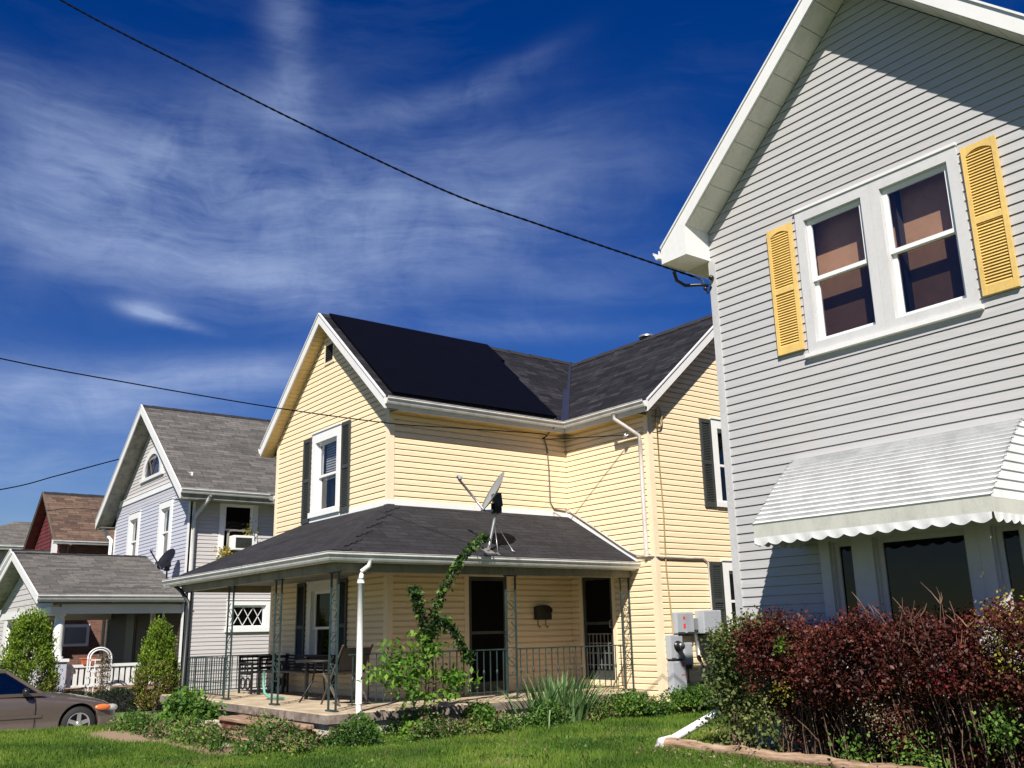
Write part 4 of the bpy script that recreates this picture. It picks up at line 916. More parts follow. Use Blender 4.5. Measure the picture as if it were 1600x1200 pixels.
# ================================================================== LAVENDER-GREY HOUSE (left)
def left_house():
    X2, XL, Y2 = -25.24, -32.50, 8.33; ax = (X2+XL)/2
    H = thing('lavender_house', 'lavender-grey gabled house with arched attic window and front porch, left of the yellow house', 'house', (ax, 12, 0))
    P = planeY(Y2); ov = .60; yF = Y2-.47; ze = 5.42; zr = 8.50; s = (zr-ze)/((X2+ov)-ax)
    under = lambda x: zr-.30-s*abs(x-ax); holes = []
    for (u0, u1) in ((-30.97, -29.76), (-27.88, -26.70)):
        w, h = window(H, P, u0, u1, 3.74, 5.42, side=.19, head=.20, sill=.10, depth=.09, trim='white2'); holes.append(h)
        a0, a1, b0, b1 = h; m = MB()
        m.pbox(P, a0, a0+.16, b0+.3, b1, -.22, -.20); m.pbox(P, a0+.02, a1-.02, b0, b0+.45, -.26, -.24); m.build('curtain', M['cblind'], w)
    w, h = window(H, P, -27.95, -26.75, 1.35, 2.55, side=.14, head=.14, sill=.1, depth=.08, trim='white', pane='glass_dark'); holes.append(h)
    # arched attic window: half-round opening behind a half-round casing
    acx, az, ar_ = -28.86, 6.36, 1.0; VS = .86
    sg = lambda x: x
    m = MB(); lap_wall(m, P, [(XL, 2.6), (X2, 2.6), (X2, 5.76), (XL, 5.76)], holes, z0=0); m.build('front_wall', M['lilac_siding'], H)
    m = MB(); lap_wall(m, P, [(XL, .25), (X2, .25), (X2, 2.6), (XL, 2.6)], holes, z0=0); m.build('porch_wall', M['porch_shade'], H)  # lower front wall, with the deep porch shade put into its siding colour
    m = MB(); lap_wall(m, P, [(XL, 5.76), (X2, 5.76), (X2, under(X2)), (ax, under(ax)), (XL, under(XL))], [(acx-.55, acx+.55, az, az+.52)], z0=5.76); m.build('gable_wall', M['taupe_siding'], H)
    m = MB(); m.pbox(P, XL, X2, 5.77, 5.93, -.01, .04); m.pbox(P, XL, X2, 5.93, 5.955, -.01, .055); m.build('trim_band', M['white2'], H)
    m = MB(); N = 18
    for i in range(N):
        t0, t1 = math.pi*i/N, math.pi*(i+1)/N; q = []
        for n in (-.0, .045):
            for (t, r) in ((t0, ar_-.22), (t0, ar_), (t1, ar_), (t1, ar_-.22)): q.append(P(acx+r*math.cos(t), az+VS*r*math.sin(t), n))
        m.hexa(q)
    m.pbox(P, acx-ar_-.12, acx+ar_+.12, az-.09, az, 0, .07)
    A = m.build('arched_window', M['white'], H, recalc=True)
    m = MB(); r = ar_-.21; m.face([P(acx+r*math.cos(math.pi*i/N), az+.004+VS*r*math.sin(math.pi*i/N), .02) for i in range(N+1)]); m.build('pane', M['glass'], A)
    m = MB(); r = ar_-.26; m.face([P(acx-.55, az, -.1), P(acx+.55, az, -.1), P(acx+.55, az+.52, -.1), P(acx-.55, az+.52, -.1)]); m.build('room', M['dblind'], A)
    m = MB()
    for t in (math.pi/3, 2*math.pi/3): m.bar(P(acx, az+.02, .028), P(acx+r*math.cos(t), az+VS*r*math.sin(t), .028), .02)
    m.build('muntin', M['tan'], A)
    # side wall facing the yellow house
    PX = planeX(X2); holes = []
    w, h = window(H, PX, 9.13, 10.21, 3.70, 5.17, side=.14, head=.03, sill=.05, depth=.09, trim='white2', pane='glass_dark'); holes.append(h)
    def lattice(m, P_, s0, s1, t0, t1, n):
        k = 3; wd = (s1-s0)/k
        for i in range(k):
            a, b = s0+i*wd, s0+(i+1)*wd
            m.bar(P_(a, t0, n), P_(b, t1, n), .016); m.bar(P_(a, t1, n), P_(b, t0, n), .016)
    w2, h = window(H, PX, 9.47, 10.70, 1.75, 2.58, side=.14, head=.13, sill=.11, depth=.07, trim='white2', pane='glass_dark', single=True, bars=lattice); holes.append(h)
    m = MB(); lap_wall(m, PX, [(Y2, .25), (17, .25), (17, 5.3), (Y2, 5.3)], holes, z0=0); m.build('side_wall', M['taupe_siding'], H)
    m = MB(); lap_wall(m, planeXb(XL), [(Y2, .25), (17, .25), (17, 5.3), (Y2, 5.3)], [], z0=0); m.face([(XL, 17, .2), (X2, 17, .2), (X2, 17, 5.3), (ax, 17, 8), (XL, 17, 5.3)]); m.build('rear_walls', M['taupe_siding'], H)
    trim(H, P, X2-.11, X2+.022, .25, 5.6, 'white', -.05, .022); m = MB(); m.box(X2+.001, X2+.022, Y2, Y2+.14, .25, 5.3); m.build('corner_trim', M['white'], H)
    trim(H, P, XL-.022, XL+.10, .25, 5.1, 'white', -.05, .022)
    m = MB(); m.box(XL+.02, X2-.02, Y2+.02, 16.98, -.3, .25); m.build('foundation', M['stone'], H)
    T = lambda a, b, z: (a, b, z)
    gable_roof(H, T, XL-ov, X2+ov, ze, ze, ax, zr, yF, 17.4, 'grey_roof', rakes=[(yF, -1, Y2-.003)], rake_h=.26, soffit=.28, soffit_mat='green_soffit', seam=.42)
    m = MB(); m.box(X2+ov-.02, X2+ov, yF, 17.3, 5.16, 5.38); m.box(X2, X2+ov-.02, Y2-.45, 17.3, 5.16, 5.175); m.build('eave_soffit', M['green_soffit'], H); m = MB(); m.box(XL-ov, XL, Y2-.45, 17.3, 5.16, 5.175); m.box(XL-ov, XL-ov+.02, yF, 17.3, 5.176, 5.38); m.build('eave_soffit', M['green_soffit'], H)
    gutter(H, (X2+ov+.001, yF-.02, 5.41), (X2+ov+.001, 10.25, 5.41), (1, 0, 0), size=.13)
    gutter(H, (X2+ov+.001, 10.40, 5.38), (X2+ov+.001, 17.3, 5.38), (1, 0, 0), size=.11)
    m = MB(); m.tube([(X2+ov+.05, 8.62, 5.26), (X2+ov, 8.6, 5.16), (X2+.16, 8.46, 4.82), (X2+.06, 8.44, 4.7), (X2+.06, 8.44, .3)], .05, 8); m.build('downspout', M['grey_trim'], H)
    m = MB(); m.tube([(XL-ov, 8.0, 5.3), (XL-.30, 8.15, 4.95), (XL-.08, 8.24, 4.78), (XL-.08, 8.24, .3)], .06, 8); m.build('downspout', M['white'], H)
    # ---- porch
    pe, pl, pf = -25.08, -32.60, 4.80; pr = 3.98; pz = 2.70
    R_ = gable_roof(H, T, pl, pe, pz, pz, ax, pr, pf, Y2-.01, 'grey_roof', th=.05, rakes=[(pf, -1, 5.22)], rake_h=.19, soffit=.20, soffit_mat='green_soffit', seam=.3)
    R_.name = 'porch_roof'
    PG = planeY(5.22); sl = (pr-pz)/(pe-ax); m = MB()
    lap_wall(m, PG, [(pl+.3, 2.42), (pe-.3, 2.42), (pe-.3, pz-.22+sl*.3), (ax, pr-.24), (pl+.3, pz-.22+sl*.3)], [], z0=2.42, lap=.15); m.build('porch_gable', M['taupe_siding'], H)
    m = MB(); m.box(pl+.28, pe-.25, 5.16, 5.40, 2.24, 2.42); m.box(pe-.50, pe-.26, 5.401, Y2-.01, 2.26, 2.48); m.box(pl+.28, pl+.5, 5.401, Y2-.01, 2.24, 2.48); m.build('porch_beam', M['white'], H)
    m = MB(); m.box(pl+.1, pe-.05, 5.23, Y2-.02, 2.50, 2.515); m.build('porch_ceiling', M['green_soffit'], H)
    gutter(H, (pe, pf-.02, 2.70), (pe, Y2-.03, 2.70), (1, 0, 0), size=.13); gutter(H, (pl, pf-.02, 2.70), (pl, Y2-.03, 2.70), (-1, 0, 0), size=.13)
    m = MB(); m.box(pe-.02, pe-.001, pf, Y2-.03, 2.53, 2.66); m.build('porch_fascia', M['white'], H)
    m = MB(); m.box(pl+.2, pe-.2, 5.1, Y2, .36, .46); m.build('porch_deck', M['wood_old'], H)
    m = MB(); m.box(pl+.3, pe-.3, 5.2, Y2, -.2, .359); m.build('porch_foundation', M['stone'], H)
    for x in (-25.52, -28.3, -31.6):
        m = MB(); m.box(x-.21, x+.21, 5.21, 5.63, -.2, 1.13); m.build('porch_pier', M['lilac_siding'], H)
        m = MB(); m.box(x-.25, x+.25, 5.17, 5.67, 1.131, 1.20)
        m.lathe([(.16, 1.20), (.16, 1.25), (.125, 1.27), (.125, 1.5), (.115, 2.10), (.105, 2.2), (.14, 2.22), (.14, 2.26)], (x, 5.42, 0), n=18); m.build('porch_column', M['white2'], H)
    m = MB(); y0, y1 = 5.68, 8.28; x = -25.50
    m.box(x-.05, x+.05, y0, y1, .98, 1.05); m.box(x-.03, x+.03, y0, y1, .52, .57)
    n = 19
    for i in range(n): yy = y0+(y1-y0)*(i+.5)/n; m.box(x-.02, x+.02, yy-.045, yy+.045, .571, .979)
    m.build('porch_railing', M['white'], H)
    m = MB(); m.box(-31.3, -28.6, 5.38, 5.46, .98, 1.05); m.box(-31.3, -28.6, 5.39, 5.45, .52, .57)
    for i in range(18): xx = -31.2+.146*i; m.box(xx-.04, xx+.04, 5.4, 5.44, .571, .979)
    m.build('porch_railing', M['white'], H)
    m = MB(); m.pbox(P, -30.3, -29.3, .46, 2.5, 0, .03); d = m.build('front_door', M['tan'], H); m = MB(); m.pbox(P, -30.2, -29.4, .5, 2.42, .031, .05); m.build('door_leaf', M['black_shutter'], d)
    # little porch lamp
    m = MB(); m.box(-27.3, -26.9, 6.9, 7.1, 2.44, 2.499); m.build('ceiling_lamp', M['white2'], H)
    return H
LH = left_house()

# ================================================================== BROWN-ROOFED HOUSE and the farther one
def brown_house():
    XR, XL, Y = -35.0, -39.5, 7.25; ax = -37.25
    H = thing('red_gabled_house', 'house with brown shingle roof and dark red gable beyond the lavender house', 'house', (ax, 12, 0))
    T = lambda a, b, z: (a, b, z)
    gable_roof(H, T, XL-.35, XR+.35, 4.92, 4.92, ax, 6.86, 6.95, 18, 'brown_roof', rakes=[(6.95, -1, Y-.003)], rake_mat='tan', rake_h=.10, soffit=.14, soffit_mat='red_wall', seam=.3)
    P = planeY(Y); s = (6.86-4.92)/2.6; m = MB()
    lap_wall(m, P, [(XL, 3.2), (XR, 3.2), (XR, 4.9), (ax, 6.65), (XL, 4.9)], [], z0=3.2, lap=.14); m.build('gable_wall', M['red_wall'], H)
    m = MB(); m.face([(XL, Y, -.2), (XR, Y, -.2), (XR, Y, 3.2), (XL, Y, 3.2)]); m.face([(XR, Y, -.2), (XR, 18, -.2), (XR, 18, 4.85), (XR, Y, 4.85)]); m.face([(XL, Y, -.2), (XL, 18, -.2), (XL, 18, 4.85), (XL, Y, 4.85)])
    m.build('brick_walls', M['brick_wall'], H)
    m = MB(); m.pbox(P, -36.3, -35.5, 4.2, 5.55, .01, .05); m.build('gable_trim', M['white'], H)
    PX = planeX(XR)
    m = MB(); m.pbox(PX, 7.52, 8.40, 1.44, 2.16, 0, .04); w = m.build('window', M['white2'], H)
    m = MB(); m.pbox(PX, 7.62, 8.30, 1.53, 2.06, .041, .045); m.build('pane', M['glass'], w)
    gutter(H, (XR+.35, 6.9, 4.9), (XR+.35, 18, 4.9), (1, 0, 0), size=.12)
    m = MB(); m.tube([(XR+.42, 7.45, 4.78), (XR+.2, 7.45, 4.6), (XR+.06, 7.45, 4.45), (XR+.06, 7.45, 0)], .05, 8); m.build('downspout', M['tan'], H)
    # front porch with its own low gable
    R_ = gable_roof(H, T, -40.6, -33.4, 3.45, 3.45, -36.6, 4.72, 6.0, 7.24, 'far_roof', rakes=[(6.0, -1, 6.3)], rake_h=.16, soffit=.18, soffit_mat='white_soffit', seam=.3); R_.name = 'porch_roof'
    m = MB(); m.face([(-40.3, 6.3, 3.3), (-33.7, 6.3, 3.3), (-36.6, 6.3, 4.5)]); m.box(-40.3, -33.7, 6.2, 6.4, 3.05, 3.28); m.build('porch_gable', M['taupe_siding'], H)
    for x in (-40, -37.5, -33.9):
        m = MB(); m.box(x-.12, x+.12, 6.2, 6.42, 0, 3.05); m.build('porch_column', M['white'], H)
brown_house()
def far_house():
    H = thing('hip_roofed_house', 'farthest pale house with dull grey hip roof at the left edge', 'house', (-48, 10, 0))
    x0, x1, y0, y1, ze, zr = -51.0, -45.0, 4.9, 16, 5.60, 6.95
    m = MB(); a, b, c, d = (x0, y0, ze), (x1, y0, ze), (x1, y1, ze), (x0, y1, ze); r0, r1 = ((x0+x1)/2, 7.9, zr), ((x0+x1)/2, 13.0, zr)
    m.face([a, b, r0]); m.face([b, c, r1, r0]); m.face([c, d, r1]); m.face([d, a, r0, r1]); m.build('roof', M['far_roof'], H)
    m = MB(); lap_wall(m, planeY(y0+.5), [(x0+.5, 0), (x1-.5, 0), (x1-.5, ze-.2), (x0+.5, ze-.2)], [], z0=0, lap=.16); lap_wall(m, planeX(x1-.5), [(y0+.5, 0), (y1-.5, 0), (y1-.5, ze-.2), (y0+.5, ze-.2)], [], z0=0, lap=.16); m.build('walls', M['taupe_siding'], H)
    gutter(H, (x0, y0, ze), (x1, y0, ze), (0, -1, 0), size=.2); gutter(H, (x1, y0, ze), (x1, y1, ze), (1, 0, 0), size=.2)
    m = MB(); m.box(x0+.1, x1-.1, y0+.1, y0+.49, ze-.2, ze-.17); m.build('eave_soffit', M['white_soffit'], H)
    m = MB(); m.pbox(planeY(y0+.5), -48.5, -47.5, 3, 4.6, .02, .06); w = m.build('window', M['white2'], H); m = MB(); m.pbox(planeY(y0+.5), -48.4, -47.6, 3.1, 4.5, .061, .065); m.build('pane', M['glass_dark'], w)
far_house()

# ================================================================== SATELLITE DISHES
def dish(name, label, base, up_, face, mat, arm_mat, s=1.0, legs=True, cat='satellite dish'):
    """base on the roof, mast to head, reflector facing 'face'"""
    B = Vector(base); U = Vector(up_); F = Vector(face).normalized(); t = thing(name, label, cat, base)
    head = B+U; side = F.cross(Vector((0, 0, 1))).normalized(); upv = side.cross(F).normalized()
    c = head+F*.10*s+upv*.17*s
    m = MB(); N, K = 28, 6; rx, ry = .245*s, .285*s
    for k in range(K):
        for j in range(N):
            q = []
            for (kk, jj) in ((k, j), (k, j+1), (k+1, j+1), (k+1, j)):
                r = kk/K; a = 2*math.pi*jj/N; q.append(c+side*rx*r*math.cos(a)+upv*ry*r*math.sin(a)+F*(.055*s*r*r))
            m.face(q if k else [q[0], q[2], q[3]], True)
    for j in range(N):
        a, b = 2*math.pi*j/N, 2*math.pi*(j+1)/N; p = c+side*rx*math.cos(a)+upv*ry*math.sin(a)+F*.055*s; q = c+side*rx*math.cos(b)+upv*ry*math.sin(b)+F*.055*s
        m.face([p, q, q-F*.012, p-F*.012])
    o = m.build('reflector', M[mat], t, weld=True); md = o.modifiers.new('solid', 'SOLIDIFY'); md.thickness = .006
    foot = c-upv*ry*.92+F*.03; lnb = c+F*.50*s-upv*.06*s
    m = MB(); m.bar(head-upv*.02, foot, .03); m.tube([foot, lnb-F*.0-upv*.03], .016*s, 8); m.build('feed_arm', M[arm_mat], t)
    m = MB(); ax_ = (c-lnb).normalized(); m.tube([lnb-ax_*.05, lnb-ax_*.01, lnb+ax_*.035, lnb+ax_*.045], [.022, .03, .034, .024], 12); m.tube([lnb-side*.045-upv*.015, lnb+side*.045-upv*.015], .02, 8); m.build('feed_horn', M['metal_grey'], t)
    m = MB(); m.box(head.x-.045*s, head.x+.045*s, head.y-.05*s, head.y+.05*s, head.z-.05*s, head.z+.07*s); m.bar(head+upv*.05, c-F*.005, .09*s, .11*s); m.tube([head+Vector((-.06, 0, .03)), head+Vector((.06, 0, .03))], .014, 6); m.build('bracket', M['black_plastic'], t)
    m = MB(); m.tube([B+Vector((0, 0, .01)), B+U*.25, B+U*.7, head], .019*s, 8); m.build('mast', M['galv' if mat == 'dish' else 'black_iron'], t)
    m = MB(); m.bar(B+Vector((-.10, 0, .045)), B+Vector((.10, 0, -.055)), .16, .02); m.build('foot_plate', M['galv'], t)
    if legs:
        for d in ((-.02, .50, .02), (.10, .12, -.05)):
            m = MB(); m.tube([B+U*.72, B+Vector(d)], .007, 5); m.bar(B+Vector(d)+Vector((-.04, 0, .02)), B+Vector(d)+Vector((.04, 0, -.02)), .04, .01); m.build('strut', M['galv'], t)
dish('satellite_dish', 'grey satellite dish on a tripod mast standing on the yellow house porch roof', (-12.16, 8.72, 2.835), (.02, .16, .66), (-.32, -.82, .50), 'dish', 'galv', 1.28)
dish('satellite_dish', 'black satellite dish at the right end of the lavender house porch roof', (-25.75, 8.0, 2.96), (0, -.02, .45), (.25, -.7, .45), 'black_plastic', 'black_iron', 1.15, False)

# ================================================================== ELECTRICAL GEAR on the wing side wall
def elec():
    X = WX1+.016; PX = planeX(X)
    def can(name, label, u0, u1, z0, z1, d, mat='metal_grey', lid=True, red=(), base=None, cat='electrical box'):
        t = thing(name, label, cat, (X, (u0+u1)/2, z0))
        m = MB(); m.pbox(PX, u0, u1, z0, z1, 0, d); o = m.build('cabinet', M[mat], t, bevel=.01)
        if lid: m = MB(); m.pbox(PX, u0+.012, u1-.012, z0+.02, z1-.02, d, d+.010); m.pbox(PX, (u0+u1)/2-.02, (u0+u1)/2+.02, z0+.005, z0+.03, d, d+.022); m.build('cover', M[mat], t, bevel=.004)
        for (a, b, c_, e) in red: m = MB(); m.pbox(PX, a, b, c_, e, d+.012, d+.014); m.build('warning_sticker', M['red'], t)
        if base: m = MB(); m.pbox(PX, u0+.03, u1-.03, z0-base, z0, .005, d-.01); m.build('underside', M['black_plastic'], t)
        return t
    t = can('meter_socket', 'grey electric meter box with round glass meter, left of the slim box on yellow siding', 11.90, 12.20, 1.10, 1.49, .11, base=.03, cat='electric meter')
    m = MB(); c = PX(12.06, 1.31, .11); m.lathe([(.085, 0), (.085, .03), (.07, .035), (.07, .09), (.055, .12), (0, .125)], c, (1, 0, 0), 20); m.build('meter', M['black_plastic'], t)
    m = MB(); m.lathe([(.058, .10), (.058, .128), (0, .13)], c, (1, 0, 0), 20); m.build('meter_face', M['galv'], t)
    can('disconnect_box', 'tall grey breaker panel, lowest box near the yellow house corner', 11.90, 12.22, .56, 1.065, .13, red=((12.12, 12.18, .98, 1.05), (12.10, 12.17, .84, .855)), base=.10)
    can('switch_box', 'small blank grey box beside the round electric meter', 12.235, 12.45, 1.0, 1.36, .10, base=.07)
    can('solar_disconnect', 'wide grey solar switch box with two red stickers above the meter', 12.08, 12.50, 1.51, 1.86, .12, red=((12.225, 12.28, 1.745, 1.79), (12.225, 12.28, 1.60, 1.67)), base=.05)
    can('inverter', 'largest grey rounded inverter box with dark underside, rightmost above the green shrub', 12.66, 13.12, 1.50, 1.89, .20, red=(), base=.28, cat='solar inverter')
    t = can('conduit_box', 'small pale junction box squeezed left of the largest inverter box', 12.54, 12.64, 1.56, 1.76, .09, 'galv', lid=False)
    m = MB(); m.tube([PX(12.59, 1.56, .05), PX(12.60, 1.35, .07), PX(12.63, 1.15, .06)], .035, 8); m.tube([PX(12.5, 1.66, .05), PX(12.54, 1.66, .05)], .02, 8); m.build('conduit', M['galv'], t)
    m = MB(); m.pbox(PX, 12.83, 12.89, 1.42, 1.48, .19, .2); o = m.build('warning_sticker', M['red']); tag(o, 'small red tag hanging under the largest inverter box', 'sticker')
    # cables and conduit on the wall
    def cable(label, pts, r, mat, name='cable', cat='cable'):
        m = MB(); m.tube(pts, r, 7); return tag(m.build(name, M[mat]), label, cat)
    cable('tan service cable running down the yellow wing wall into the meter box', [PX(11.99, 5.02, .03), PX(12.0, 4.4, .02), PX(12.03, 3.6, .02), PX(12.01, 2.6, .02), PX(12.06, 1.9, .02), PX(12.05, 1.49, .05)], .013, 'gold')
    cable('grey conduit running from porch roof across the wing wall and down to the boxes', [(YX1+.04, 11.70, 3.86), (YX1+.1, 11.76, 3.80), (-12.2, WY0-.04, 2.95), (-11.95, WY0-.05, 2.84), (WX1-.02, WY0-.05, 2.80), (WX1+.05, WY0+.02, 2.79), PX(12.6, 2.78, .03), PX(12.95, 2.79, .03), PX(13.06, 2.74, .03), PX(13.08, 2.6, .03), PX(13.08, 1.86, .03)], .016, 'old_downspout', 'conduit', 'conduit')
    cable('brown cable hanging down the yellow side wall from gutter to porch roof', [(-13.40, 11.22, 5.50), (-13.45, 11.25, 5.36), (YX1+.05, 11.22, 5.18), (YX1+.03, 11.30, 5.0), (YX1+.03, 11.33, 4.6), (YX1+.03, 11.34, 3.95), (YX1+.04, 11.42, 3.83), (YX1+.04, 11.70, 3.81)], .014, 'grey_cable')
    cable('loose black wires dangling below the electrical boxes', [PX(12.35, 1.0, .05), PX(12.36, .7, .05), PX(12.5, .66, .04), PX(12.9, .72, .03), PX(12.72, 1.0, .05), PX(12.62, 1.2, .06)], .012, 'cable')
    # coil of cable at the service point
    m = MB()
    for k in range(4):
        r = .085+.012*k; m.tube([PX(12.02+r*.75*math.cos(a), 5.16+.03*k+r*1.5*math.sin(a), .03+.008*k) for a in [2*math.pi*i/18 for i in range(19)]], .007, 5)
    tag(m.build('cable_coil', M['gold']), 'coil of spare cable hung at the top of the yellow wing corner', 'cable coil')
    # insulator bracket
    m = MB(); m.tube([(-11.62, WY0-.02, 5.02), (-11.75, WY0-.12, 4.98), (-11.95, WY0-.16, 4.95)], .012, 6); m.lathe([(.02, 0), (.04, .02), (.03, .05), (.04, .08), (.0, .1)], (-11.96, WY0-.16, 4.90), n=10)
    tag(m.build('service_bracket', M['galv']), 'insulator bracket holding the overhead wires at the yellow wing corner', 'wire bracket')
elec()

# ================================================================== OVERHEAD WIRES
def wire(label, pts, r, twist=0, sagk=0):
    m = MB()
    def cat_interp(ps, n=26):
        out = []; P_ = [Vector(p) for p in ps]
        for i in range(len(P_)-1):
            p0, p1, p2, p3 = P_[max(i-1, 0)], P_[i], P_[i+1], P_[min(i+2, len(P_)-1)]
            for k in range(n):
                t = k/n; out.append(.5*((2*p1)+(p2-p0)*t+(2*p0-5*p1+4*p2-p3)*t*t+(3*p1-p0-3*p2+p3)*t**3))
        out.append(P_[-1]); return out
    c = cat_interp(pts, 24 if not twist else 160)
    if not twist: m.tube(c, r, 6)
    else:
        s = 0; A = []; B = []; last = c[0]
        for p in c:
            s += (p-last).length; last = p; a = s*2*math.pi/twist
            A.append(p+Vector((.55*math.cos(a), .3*math.cos(a), math.sin(a)))*r*.42); B.append(p-Vector((.55*math.cos(a), .3*math.cos(a), math.sin(a)))*r*.42)
        m.tube(A, r*.8, 5); m.tube(B, r*.8, 5)
    return tag(m.build('overhead_wire', M['cable']), label, 'power line', 'overhead service wires')
def ray3(x, y, t):
    d = fw*1470+rt2*(x-800)-up2*(y-600); return Vector((0, 0, 1.6))+d*(t/1470)
# service drop to the grey house: a real sagging span from its corner to a pole over the street
a = Vector((-7.42, 8.56, 5.86)); pts = [a]
for (x, y, t) in ((840, 350, 11.6), (700, 300, 11.7), (500, 207, 11.85), (300, 107, 12.0), (95, 0, 12.2), (-150, -150, 12.5), (-700, -560, 13.5)): pts.append(ray3(x, y, t))
wire('thick twisted black wire crossing the sky to the grey house eave corner', pts, .012, .22)
pts = [Vector((-11.96, 11.64, 4.97)), Vector((-12.9, 10.6, 4.95)), ray3(846, 678, 16.6), ray3(700, 668, 15.6), ray3(606, 661, 15.0), ray3(430, 637, 14.2), ray3(200, 598, 13.2), ray3(0, 560, 12.4), ray3(-300, 490, 11.5)]
wire('thin black wire running along under the yellow house eave from the left', pts, .009)
pts = [ray3(260, 700, 38), ray3(180, 719, 34), ray3(90, 743, 33), ray3(0, 765, 31.5), ray3(-250, 800, 28)]
wire('short wire rising behind the lavender house gable at the left edge', pts, .022)
# bracket, cable loop and bulb-like clamp at the grey house corner
m = MB(); m.tube([(-7.62, 8.42, 5.96), (-7.60, 8.44, 5.84), (-7.52, 8.50, 5.76), (-7.36, 8.60, 5.74), (-7.28, 8.66, 5.72)], .022, 8)
m.tube([(-7.42, 8.56, 5.86), (-7.34, 8.62, 5.80), (-7.30, 8.66, 5.62), (-7.24, 8.66, 5.70)], .012, 6); m.sphere((-7.22, 8.65, 5.80), .035, 8, 6); m.sphere((-7.31, 8.63, 5.68), .028, 8, 6)
tag(m.build('service_bracket', M['black_plastic']), 'black wire clamp and drip loop under the grey house eave corner', 'wire bracket')

# ================================================================== SMALL THINGS ON THE YELLOW HOUSE
def mailbox():
    t = thing('mailbox', 'black wall mailbox with newspaper hooks between the two porch doors', 'mailbox', (YX1+.02, 11.05, 1.8)); PX = planeX(YX1+.016)
    m = MB(); prof = []
    for i in range(9): a = math.pi*i/8; prof.append((11.05-.17*math.cos(a), 2.0+.06*math.sin(a)))
    pts = [PX(10.88, 1.80, 0), ] + [PX(u, z, 0) for u, z in prof] + [PX(11.22, 1.80, 0)]
    m.prism(pts, (.10, 0, 0)); m.build('box_body', M['black_iron'], t, recalc=True)
    m = MB(); m.pbox(PX, 10.87, 11.23, 1.93, 2.0, .101, .112); m.build('lid', M['black_plastic'], t)
    for u in (10.96, 11.14): m = MB(); m.tube([PX(u, 1.80, .02), PX(u, 1.70, .02), PX(u, 1.66, .06), PX(u, 1.69, .10)], .007, 6); m.build('hook', M['black_iron'], t)
mailbox()
def bench():
    o = (-16.3, 7.35, .60); t = thing('porch_bench', 'dark slatted bench against the yellow wall under the porch window', 'bench', o); x0, x1 = -17.1, -15.0
    m = MB()
    for i in range(5): m.box(x0, x1, 7.05+.1*i, 7.05+.1*i+.07, 1.00, 1.025)
    m.build('seat', M['black_iron'], t); m = MB()
    for i in range(5): m.box(x0, x1, 7.55+.01*i, 7.57+.01*i, 1.04+.052*i, 1.04+.052*i+.036)
    m.build('backrest', M['black_iron'], t)
    for x in (x0+.06, x1-.06):
        m = MB(); m.bar((x, 7.07, .60), (x, 7.07, 1.25), .05); m.bar((x, 7.52, .60), (x, 7.60, 1.30), .05); m.bar((x, 7.05, 1.25), (x, 7.58, 1.25), .05)
        m.tube([(x, 7.3+.12*math.cos(a), 1.12+.1*math.sin(a)) for a in [2*math.pi*i/12 for i in range(13)]], .014, 5); m.build('end_frame', M['black_iron'], t)
bench()
def side_bench():
    t = thing('iron_bench', 'small dark cast-iron garden bench seen end-on by the left porch railing', 'bench', (-18.0, 7.1, .6))
    for y in (7.0, 7.7):
        m = MB(); x0, x1 = -17.80, -17.22
        m.bar((x0, y, .6), (x0-.03, y, 1.28), .035); m.bar((x1, y, .6), (x1, y, 1.12), .035); m.bar((x0, y, 1.15), (x1, y, 1.13), .04); m.bar((x0, y, .95), (x1, y, .95), .03)
        for cx, cz, r in ((-17.64, .78, .10), (-17.40, .78, .10), (-17.5, 1.04, .07)): m.tube([(cx+r*math.cos(a), y, cz+r*math.sin(a)) for a in [2*math.pi*i/12 for i in range(13)]], .016, 5)
        m.build('end_frame', M['black_iron'], t)
    m = MB()
    for i in range(4): m.box(-17.78+.14*i, -17.67+.14*i, 6.98, 7.72, .965, .99)
    m.build('seat', M['black_iron'], t); m = MB()
    for i in range(4): m.box(-17.84, -17.80, 6.98, 7.72, 1.02+.07*i, 1.06+.07*i)
    m.build('backrest', M['black_iron'], t)
side_bench()
def table_chair():
    t = thing('patio_table', 'round dark patio table on the porch behind the white downspout', 'table', (-14.35, 7.0, .6))
    m = MB(); m.lathe([(0, 1.20), (.42, 1.20), (.43, 1.22), (.42, 1.235), (0, 1.24)], (-14.35, 7.0, 0), n=24); m.build('tabletop', M['black_iron'], t)
    for k in range(3):
        a = 2.1*k+.4; m = MB(); m.tube([(-14.35+.1*math.cos(a), 7.0+.1*math.sin(a), 1.2), (-14.35+.16*math.cos(a), 7.0+.16*math.sin(a), .9), (-14.35+.36*math.cos(a), 7.0+.36*math.sin(a), .6)], .014, 6); m.build('leg', M['black_iron'], t)
    t = thing('folding_chair', 'folding chair with dark sling and pale legs beside the patio table', 'chair', (-13.45, 6.95, .6))
    m = MB(); m.prism([(-13.65, 6.7, 1.02), (-13.2, 6.7, 1.06), (-13.2, 7.15, 1.06), (-13.65, 7.15, 1.02)], (0, 0, .02)); m.build('seat', M['black_iron'], t)
    m = MB(); m.prism([(-13.24, 6.7, 1.08), (-13.06, 6.7, 1.42), (-13.06, 7.15, 1.42), (-13.24, 7.15, 1.08)], (.02, 0, 0)); m.build('backrest', M['black_iron'], t)
    for y in (6.68, 7.17):
        m = MB(); m.bar((-13.02, y, 1.46), (-13.7, y, .6), .022); m.build('leg', M['tan'], t)
        m = MB(); m.bar((-13.66, y, 1.05), (-13.08, y, .6), .022); m.build('leg', M['tan'], t)
table_chair()
m = MB(); m.tube([(-15.75, 6.62, 1.05), (-15.72, 6.6, .85), (-15.66, 6.6, .70), (-15.5, 6.62, .64), (-15.1, 6.7, .63)], .022, 8); tag(m.build('garden_hose', M['hose']), 'green hose end trailing over the porch floor between the iron posts', 'hose')

